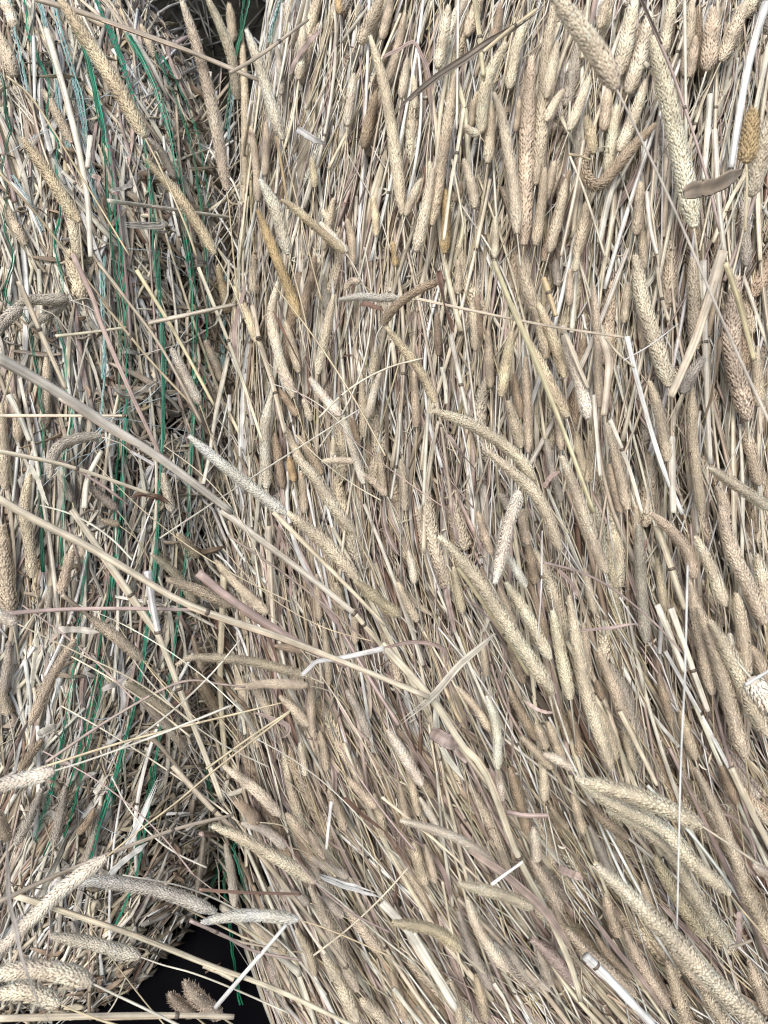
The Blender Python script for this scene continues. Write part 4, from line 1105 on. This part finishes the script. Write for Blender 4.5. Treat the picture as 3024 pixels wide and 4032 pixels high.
# ------------------------------------------------------------------ seed heads and straws read off the photograph
def parse(txt):
    for ln in txt.strip().splitlines():
        yield [q.strip() for q in ln.split('|')]

HEAD_ROWS, STRAW_ROWS = [], []
for row in parse(HEADS):
    k, wd, tone, lay = row[0].split()
    pp = pts(k, row[1]); st = pts(k, row[2]) if row[2] else None
    row += [''] * (5 - len(row))
    HEAD_ROWS.append((float(wd), tone, lay, pp, st, row[3], row[4]))
    if row[4]: REFS.append((*pp.mean(0), row[4]))
for row in parse(STRAWS):
    k, wd, tone, lay, kind = row[0].split()
    pp = pts(k, row[1]); row += [''] * (4 - len(row))
    STRAW_ROWS.append((float(wd), tone, lay, kind, pp, row[2], row[3]))
    if row[3]: REFS.append((*pp.mean(0), row[3]))
for r in HEAD_ROWS:
    if r[5]: USED[r[5]] = 0

WORD = {'white': 'white', 'pale': 'pale', 'cream': 'cream', 'gold': 'golden', 'tan': 'tan', 'amber': 'amber', 'brown': 'brown',
        'grey': 'grey-tan', 'mauve': 'mauve', 'rust': 'red-brown', 'yellow': 'yellowish', 'dark': 'dark brown'}

for wd, tone, lay, pp, st, label, ref in HEAD_ROWS:
    deepset = lay.startswith('d')
    wpx = wd * KS
    allp = np.vstack([pp, st]) if (st is not None) else pp
    mid = surf(*pp[len(pp) // 2])
    half = wpx * PXM * 0.7 * 0.34
    P = place(allp, lay, half)
    head = P[:len(pp)]
    width = wpx * PXM * float(np.mean(head[:, 1])) * 1.0
    col = tint(tone, 0.05, HEADTONE)
    base = head[-1]
    hp = spline(head[::-1], 24)
    if st is not None:
        stem = np.vstack([base[None] + (hp[1] - hp[0]) * 0.3, P[len(pp):]])
    else:
        d = unit(hp[0] - hp[2])
        bx, by = pp[-1]
        fa = R(field(bx, by) + rng.normal(0, 5))
        fd = np.array([-math.sin(fa), 0, -math.cos(fa)])
        q = [base - d * 0.002]
        for j in range(1, 7):
            kk = min(1, j / 3)
            dd = unit(np.array([d[0], 0, d[2]]) * (1 - kk) + fd * kk)
            nx = q[-1] + dd * 0.026
            ys = min(float(f_any(nx[0], nx[2])), q[-1][1] + 0.03)
            nx[1] = base[1] + (ys + 0.012 - base[1]) * min(1, j / 3.5)
            q.append(nx)
        stem = np.array(q)
    sr = max(0.0007, min(0.0013, width * 0.062))
    r = bpy.data.objects.new('grass_stalk', None); COL.objects.link(r)
    r.empty_display_size = 0.01
    org = stem[-1]
    r.location = Vector(ROT @ org)
    B = Buf(); seed_head(B, hp, width, col, 1.0, 1.0)
    B.build('seed_head', M_HEAD, r, org, smooth=False)
    B = Buf(); tube(B, spline(stem, 18), np.linspace(sr * 0.8, sr * 1.25, 18), np.linspace(sr * 0.8, sr * 1.25, 18), tint(rng.choice(['cream', 'pale', 'gold'])), 6)
    B.build('stem', M_STRAW, r, org)
    if not label:
        seg = np.sum(np.linalg.norm(np.diff(pp, axis=0), axis=1))
        size = 'tiny ' if seg < 90 else 'short ' if seg < 170 else 'long ' if seg > 330 else ''
        fat = 'slim ' if wd < 42 else 'plump ' if wd > 64 else ''
        label = auto_label(f'{size}{fat}{WORD[tone]} seed head', *pp.mean(0))
    thing(r, label, 'seed head', 'seed heads on dry grass stalks')

NODE_AT = {'the straw with a dark joint': [0.985], 'the long jointed stem': [0.478], 'the long ribbed stalk': [0.99], 'the rising tan straw': [0.45, 0.72],
           'the straw over the black gap': [0.62], 'the slanting jointed straw': [0.22, 0.96], 'the thick white jointed straw': [0.13], 'the longest sweeping straw': [0.62],
           'the dead-level straw': [0.98], 'the level bottom straw': [0.74], 'the long straw in the crease': [0.3, 0.62], 'the frayed white straw': [0.98]}

def straw_thing(P, hw, tone, kind, label, ref, group):
    name = 'dry_blade' if kind == 'blade' else 'straw'
    n = 26
    p = spline(P, n) if len(P) > 2 else spline(P, 8)
    n = len(p)
    t = np.linspace(0, 1, n)
    c0 = tint(tone, 0.06)
    col = np.clip(c0[None] * (1 + 0.10 * np.sin(t * rng.uniform(3, 9) + rng.uniform(0, 6)))[:, None], 0, 0.85)
    B = Buf()
    if kind == 'blade':
        ns = 1 if hw < 0.0022 or np.sum(np.linalg.norm(np.diff(p, axis=0), axis=1)) < 16 * hw else 3        # a dry blade tears into strips along its veins
        T, N, Bv = frames(p, FRONT)
        crumple = 0.0011 * np.sin(t * rng.uniform(6, 12) + rng.uniform(0, 6)) + 0.0006 * np.sin(t * 23 + rng.uniform(0, 6))
        for k in range(ns):
            u = (k - (ns - 1) / 2) * 2 / ns
            i0, i1 = (rng.integers(0, 3), n - rng.integers(0, 4)) if ns > 1 else (0, n)
            i1 = max(i1, i0 + 5)
            q = p + Bv * (u * hw * (1 - 0.5 * np.abs(2 * t - 1) ** 2))[:, None] + N * (crumple + rng.normal(0, 0.0005) - abs(u) * hw * 0.35)[:, None]
            q = q[i0:i1]; tk = np.linspace(0, 1, len(q))
            pr = np.minimum(tk * 3.5 + 0.3, 1) * np.minimum((1 - tk) * 2.6 + 0.08, 1) * (1 + 0.12 * np.sin(tk * rng.uniform(9, 22)))
            if ns == 1 and hw > 0.0018:      # torn square-ended scrap rather than a pointed leaf
                pr = np.minimum(tk * 7 + rng.uniform(0.35, 0.7), 1) * np.minimum((1 - tk) * 4 + 0.2, 1) * (0.85 + rng.normal(0, 0.07, len(q)))
            w_ = hw * pr / ns * (1.15 if ns > 1 else 1)
            tube(B, q, w_, np.maximum(w_ * 0.10, 0.00016), col[i0:i1] * rng.uniform(0.88, 1.1), 10, rng.normal(0, 0.8), rng.normal(0, 0.3), 0.25, rib=0.10)
        o = B.build(name, M_LEAF, None, p[0])
    else:
        wob = 1 + 0.04 * np.sin(t * 17 + rng.uniform(0, 6))
        tube(B, p, hw * wob * np.linspace(1.1, 0.86, n), hw * 0.8 * wob * np.linspace(1.1, 0.86, n), col, 12 if hw > 0.0016 else 8, rib=0.13)
        if hw > 0.0019 and len(P) > 2:      # a loose papery sheath along part of the straw
            a0 = int(rng.uniform(0.05, 0.45) * n); a1 = min(n, a0 + int(rng.uniform(0.3, 0.5) * n))
            if a1 - a0 > 4:
                T, N, Bv = frames(p, FRONT)
                q = (p + Bv * hw * rng.choice([-0.55, 0.55]) + N * hw * 0.55)[a0:a1]
                tk = np.linspace(0, 1, len(q))
                tube(B, q, hw * 0.62 * np.minimum(1, (1 - tk) * 3 + 0.1), 0.0002, np.clip(c0 * np.array([0.92, 0.84, 0.80]), 0, .85), 6, rng.normal(0, 0.9), rng.normal(0, 0.4), rib=0.1)
        o = B.build(name, M_STRAW, None, p[0])
        for k, f in enumerate(NODE_AT.get(ref, [rng.uniform(.2, .8)] if (not ref and rng.random() < 0.3) else [])):
            j = f * (n - 1)
            a = np.array([[np.interp(j + dj, np.arange(n), p[:, q]) for q in range(3)] for dj in np.array([-1.0, -0.5, 0, 0.5, 1.0]) * 0.0016 / (np.linalg.norm(p[1] - p[0]) + 1e-9)])
            Bn = Buf(); tube(Bn, a, hw * np.array([1.04, 1.16, 1.2, 1.16, 1.04]), hw * np.array([1.0, 1.12, 1.16, 1.12, 1.0]), TONE['dark'], 8)
            Bn.build('joint', M_STRAW, o, p[0])
    thing(o, label, 'dry leaf' if kind == 'blade' else 'straw', group)
    return o

for wd, tone, lay, kind, pp, label, ref in STRAW_ROWS:
    hw0 = wd * KS * 0.5 * PXM
    P = place(pp, lay, hw0 * 0.7)
    hw = hw0 * float(np.mean(P[:, 1]))
    if not label:
        seg = np.sum(np.linalg.norm(np.diff(pp, axis=0), axis=1))
        size = 'short ' if seg < 260 else 'long ' if seg > 800 else ''
        fat = 'thin ' if wd < 15 else 'thick ' if wd > 30 else ''
        label = auto_label(f'{size}{fat}{WORD[tone]} ' + ('dry blade' if kind == 'blade' else 'straw'), *pp.mean(0))
    straw_thing(P, hw, tone, kind, label, ref, 'loose dry blades' if kind == 'blade' else 'loose straws lying on the bales')

# more single straws lying on top of the packed ones
cnt = 0
while cnt < 170:
    px, py = rng.uniform(0, 3020), rng.uniform(20, 4010)
    b = which(px, py)
    if b < 0 or (b == 0 and rng.random() < 0.4): continue
    cnt += 1
    L = rng.uniform(0.12, 0.34)
    p = strand(px, py, L, field(px, py) + rng.normal(0, 9), -rng.uniform(0.002, 0.009), rng.normal(0, 0.04), rng.normal(0, 0.02))
    tone = rng.choice(['white', 'pale', 'cream', 'tan', 'mauve'], p=[.1, .32, .28, .16, .14])
    hw = rng.uniform(0.0010, 0.0026)
    kind = 'straw'
    word = ('thin ' if hw < 0.0014 else 'thick ' if hw > 0.0022 else '') + WORD[tone]
    size = 'short ' if L < 0.16 else 'long ' if L > 0.27 else ''
    straw_thing(p, hw, tone, kind, auto_label(f'{size}{word} straw', px, py), '', 'loose straws lying on the bales')

# crumpled papery blades caught among the stalks
cnt = 0
while cnt < 60:
    px, py = (rng.uniform(850, 2200), rng.uniform(2000, 3900)) if rng.random() < 0.6 else (rng.uniform(950, 2950), rng.uniform(100, 3900))
    if which(px, py) != 1: continue
    cnt += 1
    L = rng.uniform(0.035, 0.13)
    p = strand(px, py, L, field(px, py) + rng.normal(0, 18), -rng.uniform(0.001, 0.008), rng.normal(0, 0.18), rng.normal(0, 0.08))
    tone = rng.choice(['mauve', 'mauve', 'tan', 'pale', 'brown', 'rust'])
    straw_thing(p, rng.uniform(0.0014, 0.0036), tone, 'blade', auto_label(('long ' if L > 0.1 else 'short ' if L < 0.06 else '') + f'{WORD[tone]} papery blade', px, py), '', 'loose dry blades')

# fine wispy stems fanning out over the crease and the dark gap
for i in range(26):
    px, py = rng.uniform(150, 1500), rng.uniform(1450, 3900)
    a = R(-rng.uniform(25, 62) if rng.random() < 0.72 else rng.uniform(45, 66))
    L = rng.uniform(350, 950); bend = rng.normal(0, 0.06) * L
    d = np.array([math.sin(a), -math.cos(a)]); s = np.linspace(-0.5, 0.5, 5)
    pp = np.array([px, py]) + d * s[:, None] * L + np.array([d[1], -d[0]]) * (bend * (4 * s * s - 0.5))[:, None]
    P = place(pp, 'd%.3f:%.3f' % (rng.uniform(0.62, 0.70), rng.uniform(0.66, 0.72)), 0)
    tone = rng.choice(['pale', 'cream', 'gold', 'mauve'])
    straw_thing(P, rng.uniform(0.0005, 0.0010), tone, 'straw', auto_label(f'wispy thin {WORD[tone]} straw', px, py), '', 'fine stems over the crease')

# ------------------------------------------------------------------ the net on the narrow bale
net = bpy.data.objects.new('net_wrap', None); COL.objects.link(net)
net.empty_display_size = 0.05
thing(net, 'green plastic bale net stretched in twisted strands over the chopped straw', 'net')
lines = []
for row in parse(GREEN):
    k, wd = row[0].split(); pp = pts(k, row[1])
    cp = spline(pp, 60)
    P = np.array([ray(*q) * (surf(*q) - 0.016) for q in cp])
    P[:, 1] = np.convolve(np.pad(P[:, 1], 3, mode='edge'), np.ones(7) / 7, 'valid')
    P += rng.normal(0, 0.0005, P.shape)
    hw = float(wd) * KS * 0.62 * PXM * float(P[:, 1].mean())
    dark = rng.random() < 0.5
    col = np.array([0.012, 0.14, 0.07] if dark else [0.028, 0.23, 0.14]) * rng.uniform(0.8, 1.25)
    n = len(P)
    wv = hw * (0.75 + 0.35 * np.sin(np.linspace(0, rng.uniform(20, 40), n)) * rng.uniform(.4, 1))
    B = Buf(); T, N, Bv = frames(P, FRONT)
    for j in range(3):                  # tape split lengthwise into fibres
        sh = (j - 1) * 0.62 * wv + np.cumsum(rng.normal(0, 0.00012, n))
        tube(B, P + Bv * sh[:, None] + N * rng.normal(0, 0.0004), wv * rng.uniform(0.28, 0.46), 0.00025, np.broadcast_to(col * rng.uniform(0.75, 1.35), (n, 3)), 6, rng.normal(0, 3), rng.uniform(0, 3), rib=0.15)
    B.build('strand', M_NET, net)
    lines.append(cp)
for row in parse(CLEAR):
    k, wd = row[0].split(); pp = pts(k, row[1]); cp = spline(pp, 40)
    P = np.array([ray(*q) * (surf(*q) - 0.009) for q in cp])
    hw = float(wd) * KS * 0.5 * PXM * float(P[:, 1].mean())
    B = Buf()
    for j in range(5):
        off = np.array([rng.normal(0, hw * 0.8), -rng.uniform(0, 0.003), 0])
        tube(B, P + off + rng.normal(0, 0.0004, P.shape), hw * 0.28, 0.0003, (0.50, 0.62, 0.66) if j % 2 else (0.30, 0.55, 0.50), 5, rng.normal(0, 3))
    B.build('clear_strand', M_THREAD, net)
made = 0
while made < 30:
    a, b = rng.choice(12, 2, replace=False)
    q0 = lines[a][rng.integers(4, 56)]
    tgt = lines[b]; j = np.argmin(np.abs(tgt[:, 1] - q0[1] - rng.normal(0, 260)))
    q1 = tgt[j]
    if abs(q1[0] - q0[0]) > 520 or abs(q1[1] - q0[1]) > 700: continue
    cp = q0 + (q1 - q0) * np.linspace(0, 1, 7)[:, None] + rng.normal(0, 6, (7, 2))
    if which(*cp[3]) != 0: continue
    made += 1
    P = np.array([ray(*q) * (surf(*q) - 0.011) for q in cp])
    B = Buf(); tube(B, spline(P, 12), rng.uniform(0.0003, 0.0006), 0.00025, (0.58, 0.66, 0.68), 5)
    B.build('clear_thread', M_THREAD, net)
